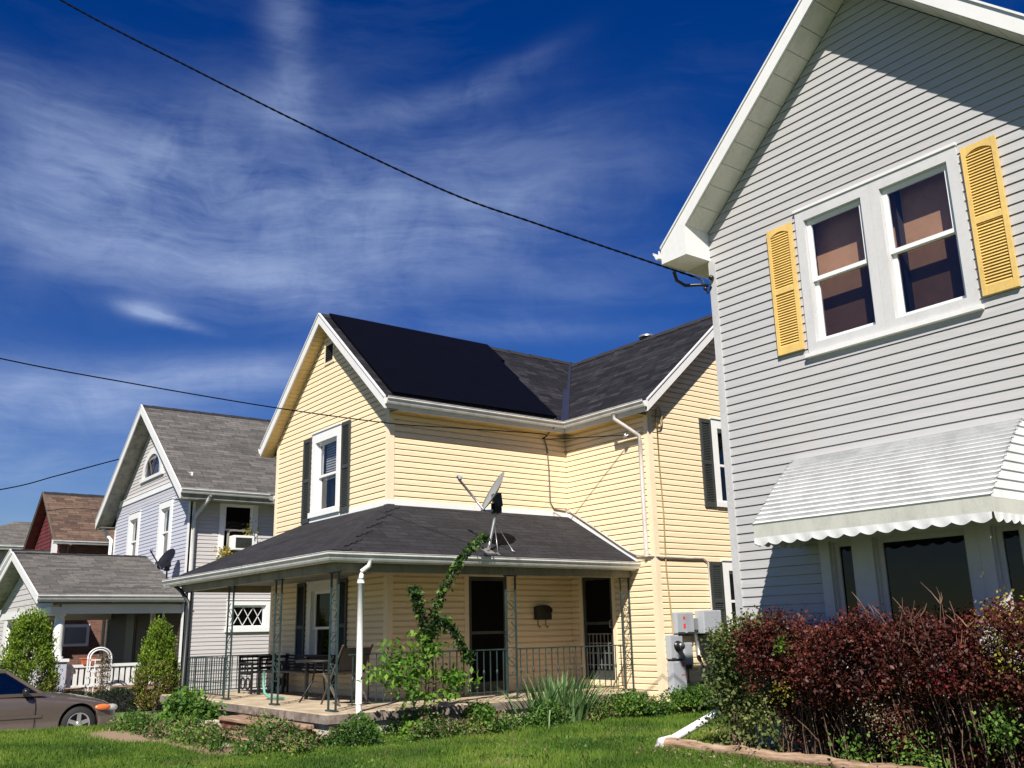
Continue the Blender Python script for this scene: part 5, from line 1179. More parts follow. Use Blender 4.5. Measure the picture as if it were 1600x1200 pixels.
# ================================================================== SMALL THINGS ON THE LAVENDER HOUSE
def aircon():
    X = -25.24; PX = planeX(X+.03); t = thing('air_conditioner', 'white window air conditioner with dark grille in the lavender house side window', 'air conditioner', (X, 9.7, 3.9))
    m = MB(); m.pbox(PX, 9.42, 10.0, 3.89, 4.28, -.05, .34); m.build('case', M['white2'], t, bevel=.012)
    m = MB(); m.pbox(PX, 9.48, 9.93, 3.95, 4.22, .341, .345)
    for i in range(9): m.pbox(PX, 9.48, 9.93, 3.955+.03*i, 3.963+.03*i, .345, .354)
    for i in range(7): m.pbox(PX, 9.50+.065*i, 9.506+.065*i, 3.95, 4.22, .346, .352)
    m.build('grille', M['black_shutter'], t)
    o = MB(); o.pbox(PX, 9.36, 9.42, 3.75, 4.45, -.02, .0); o.pbox(PX, 10.0, 10.06, 3.75, 4.45, -.02, .0); o.build('side_panel', M['green_soffit'], t)
aircon()
def trellis():
    t = thing('garden_trellis', 'white arched garden trellis in front of the lavender porch railing', 'trellis', (-24.9, 6.4, 0)); x = -24.9
    m = MB(); c, r = 6.27, .27
    for rr in (r, r-.055): m.tube([(x, c+rr*math.cos(a), 1.20+rr*math.sin(a)*.9) for a in [math.pi*i/14 for i in range(15)]], .018, 6)
    for s in (-1, 1):
        for rr in (r, r-.055): m.bar((x, c+s*rr, 0), (x, c+s*rr, 1.20), .03)
    for z in (.3, .6, .75, .9, 1.16): m.bar((x, c-r, z), (x, c+r, z), .03)
    for yy in (-.1, .1): m.bar((x+.01, c+yy, .3), (x+.01, c+yy, 1.15), .02)
    m.build('frame', M['white2'], t)
    n = 900; C = np.stack([RNG.normal(x+.05, .05, n), RNG.normal(6.36, .075, n), RNG.uniform(.35, 1.3, n)], 1)
    V, F, r_ = leaves(C, .06, .3, .4); mesh_np('dried_climber', V, F, LEAF['dead'], t, r_)
trellis()
def pot():
    t = thing('planter_box', 'terracotta planter box on the lavender porch railing', 'planter', (-25.5, 6.14, 1.05)); m = MB()
    m.hexa([(-25.58, 6.03, 1.05), (-25.42, 6.03, 1.05), (-25.42, 6.25, 1.05), (-25.58, 6.25, 1.05), (-25.61, 5.99, 1.18), (-25.39, 5.99, 1.18), (-25.39, 6.29, 1.18), (-25.61, 6.29, 1.18)]); m.build('pot', M['terracotta'], t)
    m = MB(); m.box(-25.62, -25.38, 5.98, 6.30, 1.18, 1.205); m.build('rim', M['terracotta'], t)
pot()

# ================================================================== CAR
def car():
    X1, X0 = -21.0, -22.82; cx = (X0+X1)/2; g = -.31; yn = 5.80     # nose at +Y
    t = thing('parked_car', 'taupe sedan parked nose-in on the driveway at the left edge', 'car', (cx, 3.4, g))
    # stations: distance back from nose, half width, sill z, belt z, centre z, shoulder pull-in
    st = [(0.0, .52, .30, .50, .52), (.05, .66, .24, .58, .62), (.18, .78, .20, .66, .71), (.42, .87, .18, .72, .79), (.8, .90, .17, .78, .87), (1.2, .905, .17, .83, .93), (1.55, .91, .17, .87, .97), (2.2, .915, .17, .90, .97), (3.2, .915, .17, .92, .97), (4.0, .905, .18, .93, 1.0), (4.5, .87, .22, .91, 1.0), (4.85, .78, .28, .84, .92), (4.98, .62, .36, .74, .78)]
    def section(s):
        d, w, zs, zb, zc = s; y = yn-d; pts = []
        prof = [(w*.80, zs), (w*.96, zs+.05), (w, zs+.20), (w*1.0, zb-.16), (w*.975, zb-.05), (w*.90, zb), (w*.60, zb+(zc-zb)*.75), (w*.25, zc), (0, zc)]
        full = [(cx+a, y, g+z) for a, z in prof]+[(cx-a, y, g+z) for a, z in prof[-2::-1]]
        return full
    secs = [section(s) for s in st]; bm = bmesh.new(); grid = [[bm.verts.new(p) for p in s] for s in secs]; n = len(grid[0])
    for i in range(len(grid)-1):
        for j in range(n): bm.faces.new((grid[i][j], grid[i][(j+1) % n], grid[i+1][(j+1) % n], grid[i+1][j]))
    bm.faces.new(grid[0][::-1]); bm.faces.new(grid[-1]); bmesh.ops.recalc_face_normals(bm, faces=bm.faces)
    me = bpy.data.meshes.new('body'); bm.to_mesh(me); bm.free(); me.polygons.foreach_set('use_smooth', [True]*len(me.polygons))
    o = bpy.data.objects.new('body_tmp', me); COL.objects.link(o)
    sd = o.modifiers.new('s', 'SUBSURF'); sd.levels = 2; sd.render_levels = 2
    wy = [5.0, 5.0-2.74]; cut = MB()
    for y in wy: cut.lathe([(0, 0), (.375, 0), (.375, 3), (0, 3)], (cx-1.5, y, g+.34), (1, 0, 0), 32, False)
    co = cut.build('cut_tmp', M['dark'], weld=True); bo = o.modifiers.new('b', 'BOOLEAN'); bo.object = co; bo.operation = 'DIFFERENCE'; bo.solver = 'EXACT'
    dg = bpy.context.evaluated_depsgraph_get(); me2 = bpy.data.meshes.new_from_object(o.evaluated_get(dg))
    bpy.data.objects.remove(o); bpy.data.objects.remove(co)
    org = ORG[t.name]; me2.transform(Matrix.Translation(-org)); me2.materials.clear(); me2.materials.append(M['car']); me2.name = 'body'
    me2.polygons.foreach_set('use_smooth', [True]*len(me2.polygons))
    b = bpy.data.objects.new('body', me2); COL.objects.link(b); b.parent = t
    m = MB()   # wheel wells
    for y in wy: m.lathe([(.36, .15), (.36, .0)], (X1-.16, y, g+.34), (-1, 0, 0), 24); m.box(X0+.35, X1-.30, y-.36, y+.36, g+.25, g+.66)
    m.build('wheel_well', M['black_plastic'], t)
    # greenhouse: pillars + roof + glass
    yb = [yn-1.50, yn-2.15, yn-3.75, yn-4.25]          # windscreen foot, roof front, roof rear, rear screen foot
    zb, zr = g+.93, g+1.37; wb, wr = .80, .60
    def P_(s, w, y, z): return (cx+s*w, y, z)
    m = MB()
    for s in (-1, 1):
        for (a, bb) in ((P_(s, wb, yb[0], zb), P_(s, wr, yb[1], zr)), (P_(s, wb, yb[3], zb+.02), P_(s, wr, yb[2], zr)), (P_(s, wb, (yb[1]+yb[2])/2, zb), P_(s, wr, (yb[1]+yb[2])/2, zr)), (P_(s, wr, yb[1], zr), P_(s, wr, yb[2], zr))): m.bar(a, bb, .065, .05)
        m.bar(P_(s, wb+.02, yb[0]+.03, zb-.01), P_(s, wb+.02, yb[3], zb+.0), .05, .06)
    m.build('pillars', M['car'], t)
    m = MB(); K = 6
    for i in range(K):
        a, b2 = i/K, (i+1)/K; ya, yb_ = yb[1]+(yb[2]-yb[1])*a, yb[1]+(yb[2]-yb[1])*b2; h = lambda q: zr+.055*math.sin(math.pi*min(max(q, .02), .98))
        for j in range(8):
            u0, u1 = -1+j/4, -1+(j+1)/4; hh = lambda q, u: zr+.02+(.055*math.sin(math.pi*q)+.02)*(1-u*u)
            m.face([(cx+u0*wr, ya, hh(a, u0)), (cx+u1*wr, ya, hh(a, u1)), (cx+u1*wr, yb_, hh(b2, u1)), (cx+u0*wr, yb_, hh(b2, u0))], True)
    m.build('roof_panel', M['car'], t, weld=True)
    m = MB()
    for s in (-1, 1): m.face([P_(s, wb-.01, yb[0], zb), P_(s, wr-.01, yb[1], zr), P_(s, wr-.01, yb[2], zr), P_(s, wb-.01, yb[3], zb)])
    m.build('side_window', M['car_glass'], t)
    m = MB(); m.face([P_(-1, wb, yb[0]+.02, zb), P_(1, wb, yb[0]+.02, zb), P_(1, wr, yb[1]+.01, zr+.02), P_(-1, wr, yb[1]+.01, zr+.02)]); m.build('windscreen', M['car_glass'], t)
    m = MB(); m.face([P_(-1, wb, yb[3], zb), P_(1, wb, yb[3], zb), P_(1, wr, yb[2], zr+.02), P_(-1, wr, yb[2], zr+.02)]); m.build('rear_window', M['car_glass'], t)
    m = MB(); m.box(cx-.7, cx+.7, yb[3]+.2, yb[0]-.3, g+.5, g+.92); 
    for sx in (-.36, .36): m.box(cx+sx-.24, cx+sx+.24, yb[1]-.75, yb[1]-.6, g+.6, g+1.2)
    m.build('interior', M['black_plastic'], t)
    for s in (-1, 1):
        m = MB(); c = Vector(P_(s, .97, yb[0]-.33, zb+.06)); m.sphere(c, .09, 12, 8, (1.0, .75, .75)); m.bar(c, Vector(P_(s, .85, yb[0]-.33, zb-.0)), .05); m.build('mirror', M['black_plastic'], t)
    # lamps, bumper seam, mouldings, handle
    for s in (-1, 1):
        m = MB(); m.sphere((cx+s*.74, yn-.16, g+.60), .12, 14, 8, (1.15, 1.0, .55)); m.build('headlight', M['clear_lens'], t)
        m = MB(); m.sphere((cx+s*.845, yn-.36, g+.615), .12, 14, 8, (.42, 1.35, .50)); m.build('indicator', M['amber'], t)
        m = MB(); m.bar((cx+s*.922, yn-1.5, g+.52), (cx+s*.925, yn-3.6, g+.52), .012, .05); m.build('side_moulding', M['car'], t)
        m = MB(); m.bar((cx+s*.93, yn-2.7, g+.80), (cx+s*.93, yn-2.86, g+.80), .02, .03); m.build('door_handle', M['car'], t)
    for yy in (yn-1.62, yn-2.62):
        m = MB(); pts = [(X1+.006, yy, g+.24), (X1+.012, yy, g+.40), (X1+.010, yy, g+.70), (X1-.02, yy-.02, g+.86)]
        for p, q in zip(pts[:-1], pts[1:]): m.bar(p, q, .010, .010)
        m.build('door_seam', M['black_plastic'], t)
    m = MB(); m.bar((X1-.09, yb[0]-.02, g+.925), (X1-.09, yb[3], g+.94), .035, .03); m.build('window_trim', M['black_plastic'], t)
    m = MB(); m.box(cx-.35, cx+.35, yn-.03, yn+.01, g+.44, g+.52); m.build('grille', M['black_plastic'], t)
    for y in wy:
        for s in (-1, 1):
            ox = cx+s*.885; c = (ox-s*.20, y, g+.325); ax_ = (s, 0, 0)
            m = MB(); m.lathe([(.21, .0), (.305, .0), (.325, .03), (.325, .17), (.305, .20), (.215, .205)], c, ax_, 32); w = m.build('wheel', M['tyre'], t)
            m = MB(); m.lathe([(.215, .12), (.215, .20), (.20, .205), (.19, .17), (.185, .10), (.0, .09)], c, ax_, 32)
            for k in range(5):
                a = 2*math.pi*k/5+.3; p = Vector(c)+Vector(ax_)*.185; d = Vector((0, math.cos(a), math.sin(a))); m.bar(p+d*.03, p+d*.20, .075, .03, ax_)
            m.lathe([(.05, .16), (.055, .20), (.03, .215), (0, .217)], c, ax_, 16); m.build('rim', M['alloy'], w)
            m = MB(); m.lathe([(0, .115), (.19, .115)], c, ax_, 24); m.build('brake_disc', M['black_plastic'], w)
car()

# ================================================================== VEGETATION
def cone_tree(name, label, x, y, h, r, n, group=None, brown=0.0, z0=None, lean=0):
    z0 = gz_scalar(x, y) if z0 is None else z0; t = thing(name, label, 'evergreen', (x, y, z0), group)
    m = MB(); m.tube([(x, y, z0-.1), (x+.02, y, z0+h*.5), (x, y, z0+h*.93)], [.05, .035, .01], 7); m.build('trunk', M['bark'], t)
    # sprays sit on many overlapping upright fans, fullest low down
    k = 150; ph = RNG.uniform(0, 2*np.pi, k); u = RNG.uniform(.02, 1, k)**.9; prof = lambda q: r*np.sqrt(np.clip(1-q**1.7, 0, 1))*(.74+.26*np.sin(np.clip(q*3.0, 0, 1.57)))*(1.0-.22*q)
    rr = prof(u)*RNG.uniform(.75, 1.06, k); cc = np.stack([x+rr*np.cos(ph), y+rr*np.sin(ph), z0+.08+u*(h-.12)], 1)
    per = n//k; idx = np.repeat(np.arange(k), per); off = RNG.normal(0, 1, (k*per, 3))*np.array([.055, .055, .10])*(h/1.9)
    C = cc[idx]+off; out = np.stack([np.cos(ph[idx])*.35, np.sin(ph[idx])*.35, np.ones(k*per)*.9], 1)
    V, F, rn = leaves(C, .065, .45, 0, .1, dirs=out, jitter=.8)
    if brown:
        q = (C[:, 2]-z0)/h+RNG.normal(0, .14, len(C)); isb = (q < brown) & (RNG.uniform(size=len(C)) < .75)
        f4 = F.reshape(-1, 4); a, b = f4[~isb], f4[isb]
        def sub(ff, nm, mt):
            vv = V[ff.ravel()]; r2 = rn[ff.ravel()]; mesh_np(nm, vv, np.arange(len(vv)).reshape(-1, 4), mt, t, r2)
        sub(a, 'crown', LEAF['conifer']); sub(b, 'browned_foliage', LEAF['conifer_brown'])
    else: mesh_np('crown', V, F, LEAF['conifer'], t, rn)
cone_tree('conifer', 'bright green conical evergreen between the porch railing and the lavender house corner', -23.6, 7.25, 1.90, .54, 15000, 'young conical evergreens', .42)
cone_tree('conifer', 'wide conical evergreen standing behind the car', -23.9, 4.5, 2.16, .72, 20000, 'young conical evergreens', .3)
cone_tree('conifer', 'evergreen cut off by the left edge of the picture', -23.9, 3.2, 1.98, .70, 14000, 'young conical evergreens', .2)

def mound(n, c, rad, flat_=1.0, hollow=.35):
    d = RNG.normal(size=(n, 3)); d /= np.linalg.norm(d, axis=1)[:, None]; rr = RNG.uniform(hollow, 1, n)**.5
    p = d*rr[:, None]*np.array(rad); p[:, 2] = np.abs(p[:, 2]) if flat_ else p[:, 2]; return p+np.array(c)
def bush(name, label, cat, c, rad, n, size, mat, asp=.6, stems=7, stemmat='twig', droop=.2, lobes=6, group=None, dirs=None):
    z0 = gz_scalar(c[0], c[1]); t = thing(name, label, cat, (c[0], c[1], z0), group); P_ = []
    for k in range(lobes):
        o = np.array([RNG.uniform(-.55, .55)*rad[0], RNG.uniform(-.55, .55)*rad[1], RNG.uniform(0, .45)*rad[2]]); s = RNG.uniform(.45, .75)
        P_.append(mound(n//lobes, np.array([c[0], c[1], z0])+o, np.array(rad)*s))
    C = np.concatenate(P_); C = C[C[:, 2] > z0]; V, F, r = leaves(C, size, asp, droop, .5); mesh_np('foliage', V, F, LEAF[mat], t, r)
    m = MB()
    for k in range(stems):
        a = random.uniform(0, 6.28); e = (c[0]+rad[0]*.7*math.cos(a), c[1]+rad[1]*.7*math.sin(a), z0+rad[2]*random.uniform(.5, 1.0))
        m.tube([(c[0], c[1], z0-.05), ((c[0]*2+e[0])/3, (c[1]*2+e[1])/3, (z0+e[2])/2+.05), e], [.012, .009, .004], 5, cap=False)
    m.build('stems', M[stemmat], t); return t
# low dark hedge before the lavender porch
def low_hedge():
    t = thing('box_hedge', 'low dark clipped hedge below the lavender porch railing', 'hedge', (-23.9, 6.3, 0)); n = 12000
    C = np.stack([RNG.uniform(-24.4, -23.5, n), RNG.uniform(4.9, 7.6, n), RNG.uniform(0, .48, n)], 1); C[:, 2] += .03*np.sin(C[:, 1]*5)
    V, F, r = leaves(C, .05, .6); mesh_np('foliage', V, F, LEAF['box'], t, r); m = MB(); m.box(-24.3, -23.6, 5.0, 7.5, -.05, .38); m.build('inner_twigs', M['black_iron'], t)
low_hedge()

# barberry hedge in front of the grey house
def hedge():
    t = thing('barberry_hedge', 'long maroon barberry hedge growing against the grey house', 'hedge', (-5.2, 8.1, .35)); x0, x1 = -6.40, -2.6
    lob = []; n = 0; Cs = []
    # clumps: dense at the top and front, thin and twiggy near the ground
    for k in range(1150):
        x = RNG.uniform(x0, x1); z = .42+1.20*RNG.uniform()**.62+.05*math.sin(x*6)+.035*math.sin(x*15)
        front = 7.68+.42*max(0, min(1, (1.18-z)/.55))+.07*math.sin(x*4.3+1)+.05*math.sin(x*9.1)       # the top overhangs the bare legs
        y = front+abs(RNG.normal(0, .20)) if RNG.uniform() < .75 else RNG.uniform(front, 8.5)
        gap = math.sin(x*7.1+2*math.sin(z*5))+math.sin(z*9.3+x*3.7)+.6*math.sin(y*11+x*5)
        if gap < -1.05+(.75 if z < 1.0 else 0): continue
        if z < 1.0 and RNG.uniform() < .25: continue
        if -4.75 < x < -4.25 and RNG.uniform() < .5: continue
        s_ = RNG.uniform(.035, .075); cnt = int(RNG.uniform(50, 120)*(s_/.055)**1.5); Cs.append(np.array([x, y, z])+RNG.normal(size=(cnt, 3))*s_*np.array([1.1, .8, 1]))
    for k in range(420):
        x = RNG.uniform(x0, x1); z = RNG.uniform(.42, 1.5)
        if math.sin(x*6.3+1)+math.sin(z*8+x*2) < -1.45: continue
        Cs.append(np.array([x, RNG.uniform(8.2, 8.55), z])+RNG.normal(size=(95, 3))*np.array([.08, .04, .07]))
    C = np.concatenate(Cs); C = C[(C[:, 2] > .36) & (C[:, 2] < 1.80) & (C[:, 1] < 8.64) & (C[:, 1] > 7.60)]
    V, F, r = leaves(C, RNG.uniform(.55, 1.55, len(C))**1.2*.029, .62, 0, .3); mesh_np('leaves', V, F, LEAF['barberry'], t, r)
    # brighter red and yellow-green patches
    def patch(cx, cy, cz, s, n_, mat, nm, size=.032):
        C = np.array([cx, cy, cz])+RNG.normal(size=(n_, 3))*s; V, F, r = leaves(C, size, .6); mesh_np(nm, V, F, LEAF[mat], t, r)
    patch(-4.36, 7.78, 1.16, .075, 420, 'red', 'scarlet_leaves', .028); patch(-4.15, 7.85, 1.52, .10, 120, 'red', 'scarlet_leaves', .028)
    patch(-3.86, 7.9, 1.55, .11, 620, 'yellow', 'yellow_leaves'); patch(-6.0, 7.75, 1.0, .08, 130, 'yellow', 'yellow_leaves', .026); patch(-3.72, 7.8, 1.3, .12, 420, 'yellow', 'yellow_leaves')
    patch(-5.95, 7.75, 1.42, .05, 160, 'bright', 'green_leaves'); patch(-3.95, 7.72, .80, .09, 300, 'weed', 'green_leaves', .04); patch(-4.7, 7.74, .48, .12, 420, 'weed', 'green_leaves', .045); patch(-5.3, 7.74, .45, .10, 260, 'weed', 'green_leaves', .045)
    patch(-6.35, 7.80, .62, .13, 380, 'olive', 'green_leaves', .05); patch(-4.95, 7.72, .80, .12, 350, 'dead', 'dry_leaves', .022)
    segs = []
    for k in range(200):
        x = random.uniform(x0, x1); y = random.uniform(8.0, 8.5); h = random.uniform(.6, 1.25); lx, ly = random.uniform(-.28, .28), random.uniform(-.22, .12)
        pts = []; 
        for i in range(5):
            f = i/4; pts.append((x+lx*f*f+random.uniform(-.025, .025), y+ly*f+random.uniform(-.02, .02), .33+h*f))
        segs.append(pts)
        for q in range(2):
            p = Vector(pts[random.randint(1, 3)]); e = p+Vector((random.uniform(-.2, .2), random.uniform(-.2, .05), random.uniform(.1, .35))); segs.append([tuple(p), tuple(p.lerp(e, .5)+Vector((random.uniform(-.02, .02), 0, .02))), tuple(e)])
    for k in range(13):   # bare twiggy canes in the gap
        x = random.uniform(-4.95, -4.25); l = random.uniform(-.25, .2); pts = [(x, 7.95, .7), (x+l*.3, 7.82, 1.05), (x+l*.55, 7.76, 1.35), (x+l, 7.74, random.uniform(1.5, 1.75))]; segs.append(pts)
        for q in range(4):
            p = Vector(pts[random.randint(1, 3)]); e = p+Vector((random.uniform(-.14, .14), random.uniform(-.06, .02), random.uniform(.06, .2))); segs.append([tuple(p), tuple(p.lerp(e, .5)+Vector((.012, 0, 0))), tuple(e)])
    m = MB(); tubes_into(m, segs, .0062, .002, 4); m.build('canes', M['twig'], t)
hedge()
def green_shrub():
    t = thing('leafy_shrub', 'olive-green small-leaved shrub at the left end of the maroon hedge', 'shrub', (-7.0, 8.1, .35)); Cs = []
    for k in range(150):
        x = RNG.uniform(-7.34, -6.28); y = RNG.uniform(7.85, 8.35); z = .62+(.78+.30*(x+7.34))*RNG.uniform()**.7
        if abs(x+6.82)/.55+abs(z-1.12)/.85 > 1.4 or x < -.885*y+.03: continue
        Cs.append(np.array([x, y, z])+RNG.normal(size=(95, 3))*.075)
    Cs.append(np.array([-6.85, 7.8, .62])+RNG.normal(size=(260, 3))*np.array([.16, .08, .12])); C = np.concatenate(Cs); V, F, r = leaves(C, .047, .6); mesh_np('foliage', V, F, LEAF['olive'], t, r)
    m = MB(); segs = []
    for k in range(34):
        e = (random.uniform(-7.12, -6.6), random.uniform(7.95, 8.3), random.uniform(.9, 1.5)); b = (-6.72+random.uniform(-.16, .14), 8.0+random.uniform(-.1, .1), .3); segs.append([b, ((b[0]*1.4+e[0])/2.4+random.uniform(-.04, .04), (b[1]+e[1])/2, .3+(e[2]-.3)*.45), e])
    tubes_into(m, segs, .018, .004, 5); m.build('branches', M['twig'], t)
green_shrub()

# edging timber and downspout extension at the grey house corner
def timber():
    m = MB(); N = 40; pts = []
    a = Vector((-7.62, 7.80, .40)); b = Vector((-4.2, 7.52, .40)); c = Vector((-1.6, 7.35, .40))
    for i in range(N+1):
        f = i/N; p = a.lerp(b, f*1.3) if f < .77 else b.lerp(c, (f-.77)/.23); pts.append(p+Vector((0, .012*math.sin(f*19), .008*math.sin(f*31))))
    m.tube(pts, [.062+.007*math.sin(i*2.1) for i in range(N+1)], 12); t = tag(m.build('edging_timber', M['wood_old']), 'weathered round edging timber lying on the grass below the maroon hedge', 'log')
    m = MB(); m.tube([(-7.10, 8.52, .92), (-7.22, 8.42, .78), (-7.66, 7.88, .42), (-7.70, 7.82, .40)], .043, 10); m.tube([(-7.64, 7.90, .43), (-7.72, 7.80, .40), (-7.66, 7.72, .36)], .055, 10)
    tag(m.build('downspout_extension', M['downspout']), 'white downspout extension slanting from the hedge to the timber end', 'drain pipe')
timber()

# sapling with long arching vine-clad shoots in front of the yellow porch
def sapling():
    X = -11.45; zg = gz_scalar(X, 7.1); t = thing('vine_sapling', 'scraggly sapling with three long arching leafy shoots in front of the yellow porch', 'sapling', (X, 7.1, zg))
    m = MB(); m.tube([(X, 7.1, zg-.05), (X+.01, 7.11, .6), (X, 7.13, 1.0)], [.018, .016, .014], 6); m.build('trunk', M['redstem'], t)
    m = MB(); m.tube([(X-.02, 7.28, zg), (X-.02, 7.27, .9), (X-.02, 7.24, 1.55)], .014, 6); m.tube([(X, 7.13, 1.0), (X, 7.2, 1.4), (X, 7.22, 1.62)], [.014, .012, .01], 6); m.build('branches', M['bark'], t)
    shoots = [([(7.22, 1.55), (7.26, 1.85), (7.42, 2.2), (7.60, 2.47), (7.80, 2.72), (8.10, 2.90), (8.42, 3.02)], (0, 0, 0, 0, .0, -.16, -.35), .065, 2300),
              ([(7.20, 1.45), (7.08, 1.75), (6.98, 2.0), (6.92, 2.16), (6.90, 2.20)], (0, .02, .04, .05, .05), .075, 1400),
              ([(7.22, 1.55), (7.34, 1.78), (7.46, 1.74), (7.60, 1.52), (7.74, 1.30), (7.80, 1.22)], (0, .05, .08, .1, .1, .1), .06, 1300)]
    for pts, dx, rad, n in shoots:
        c = [Vector((X+d, y, z)) for (y, z), d in zip(pts, dx)]; m = MB(); m.tube(c, [.011-.006*i/len(c) for i in range(len(c))], 5); m.build('shoot', M['bark'], t)
        k = RNG.uniform(0, len(c)-1.001, n); i = k.astype(int); f = (k-i)[:, None]; A = np.array([list(v) for v in c]); base = A[i]*(1-f)+A[i+1]*f
        wv = .45+.55*np.abs(np.sin(k*5.1+RNG.uniform(0, 6)))*np.clip(k+.3, 0, 1); C = base+RNG.normal(size=(n, 3))*(rad*.5*wv)[:, None]; V, F, r = leaves(C[::2], .062, .5, .5); mesh_np('shoot_leaves', V, F, LEAF['vine'], t, r)
        n2 = n//9; k = RNG.uniform(0, len(c)-1.001, n2); i = k.astype(int); f = (k-i)[:, None]; C = A[i]*(1-f)+A[i+1]*f+RNG.normal(size=(n2, 3))*rad*.55; V, F, r = leaves(C, .08, .55, .3); mesh_np('greener_leaves', V, F, LEAF['weed'], t, r)  # scatter of larger, greener leaves along the shoot
    # the leafy lower crown: compound leaves on side twigs
    m = MB(); Cs = []
    for (y, z, dx, s, n) in ((6.42, 1.12, .1, .13, 200), (6.60, .98, .2, .12, 190), (6.72, 1.26, 0, .13, 180), (6.92, 1.10, .1, .14, 230), (7.02, 1.30, 0, .12, 180), (7.22, 1.42, .1, .11, 150), (7.42, 1.02, .15, .13, 190), (7.62, .98, .1, .13, 170), (6.85, .82, .25, .12, 130), (7.35, .80, .2, .12, 120), (6.55, 1.45, 0, .08, 60), (7.05, 1.55, 0, .1, 110)):
        e = (X+dx, y, z); m.tube([(X, 7.12, min(z-.05, 1.0)), (X+dx*.5, (y+7.12)/2, z+.04), e], [.008, .006, .003], 4, cap=False)
        Cs.append(np.array(e)+RNG.normal(size=(n, 3))*np.array([s*.8, s, s*.55]))
    m.build('side_twigs', M['bark'], t); C = np.concatenate(Cs)[::2]; V, F, r = leaves(C, .105, .5, .35, .8); mesh_np('lower_leaves', V, F, LEAF['bright'], t, r)
sapling()

def iris():
    X, Y = -11.42, 9.45; zg = gz_scalar(X, Y); t = thing('iris_clump', 'big clump of sword-shaped grey-green leaves beside the yellow porch', 'iris clump', (X, Y, zg)); n = 330; V = []; F = []; rn = []
    for k in range(n):
        bx, by = X+RNG.normal()*.16, Y+RNG.normal()*.26; a = math.atan2(by-Y, (bx-X)*1.4)+RNG.normal()*.5; L = RNG.uniform(.5, .86); w = RNG.uniform(.026, .042); out = min(.95, math.hypot(by-Y, bx-X)*1.25+RNG.uniform(0, .25)); dirv = np.array([math.cos(a), math.sin(a), 0]); side = np.array([-math.sin(a), math.cos(a), 0]); side = side*math.cos(.6*RNG.normal())+np.array([0, 0, 0])
        nrm = np.linalg.norm(side); side = side/nrm if nrm > .1 else np.array([0, 1, 0]); b = len(V); K = 5; dr = RNG.uniform(0, 1) < .22
        for i in range(K+1):
            f = i/K; bend = out*(f**1.6)*L*.8; z = zg+L*(f-(.55*f**3 if dr else .12*f**3)*out*2); p = np.array([bx, by, z])+dirv*bend; ww = w*(1-f**2.2)*.5+.001; V.append(p-side*ww); V.append(p+side*ww)
        for i in range(K): F.append((b+2*i, b+2*i+1, b+2*i+3, b+2*i+2))
        rn += [RNG.uniform()]*(2*(K+1))
    mesh_np('blades', np.array(V), np.array(F), LEAF['iris'], t, np.array(rn))
iris()
bush('weed_bush', 'leafy green weed bush at the left front of the porch steps', 'weeds', (-15.35, 5.35), (.55, .4, .66), 2400, .085, 'weed', lobes=8)
bush('weed_bush', 'tall green weeds rising before the left porch railing', 'weeds', (-16.4, 5.5), (.45, .35, .62), 1500, .085, 'bright', lobes=6)
bush('leafy_shrub', 'low green shrub between the sapling and the iris clump', 'shrub', (-11.35, 8.02), (.36, .34, .42), 2300, .06, 'weed', lobes=7)
bush('leafy_shrub', 'dense dark green shrub along the yellow wing foundation', 'shrub', (-11.2, 10.75), (.42, .62, .42), 4200, .055, 'weed', lobes=9)
bush('leafy_shrub', 'green shrub at the foot of the lowest electrical box', 'shrub', (-10.95, 11.9), (.38, .6, .46), 3400, .055, 'weed', lobes=9)
bush('leafy_shrub', 'small green shrub under the sapling beside the white downspout', 'shrub', (-11.45, 7.05), (.3, .4, .3), 1300, .06, 'bright', lobes=6)
bush('potted_bush', 'dark rounded bush in the shade of the lavender porch', 'bush', (-27.6, 6.62), (.3, .42, 1.0), 3800, .05, 'box', lobes=8)
bush('window_creeper', 'yellowing creeper growing around the window air conditioner', 'creeper', (-24.95, 9.35), (.01, .01, .01), 12, .02, 'dead', lobes=1, stems=1)
def creeper():
    t = [o for o in bpy.data.objects if o.name.startswith('window_creeper')][0]
    for ch in list(t.children): bpy.data.objects.remove(ch)
    t.location = (-25.15, 9.45, 3.8); ORG[t.name] = Vector(t.location)
    C = np.concatenate([np.array([-25.12, 9.36, 3.80])+RNG.normal(size=(300, 3))*np.array([.06, .14, .09]), np.array([-25.1, 9.95, 4.45])+RNG.normal(size=(90, 3))*np.array([.04, .1, .12])])
    V, F, r = leaves(C, .07, .6); mesh_np('foliage', V, F, LEAF['yellow'], t, r); m = MB(); m.tube([(-25.2, 9.3, 3.5), (-25.15, 9.35, 3.8), (-25.15, 9.4, 4.4), (-25.15, 9.9, 4.5)], .01, 5); m.build('stem', M['twig'], t)
creeper()

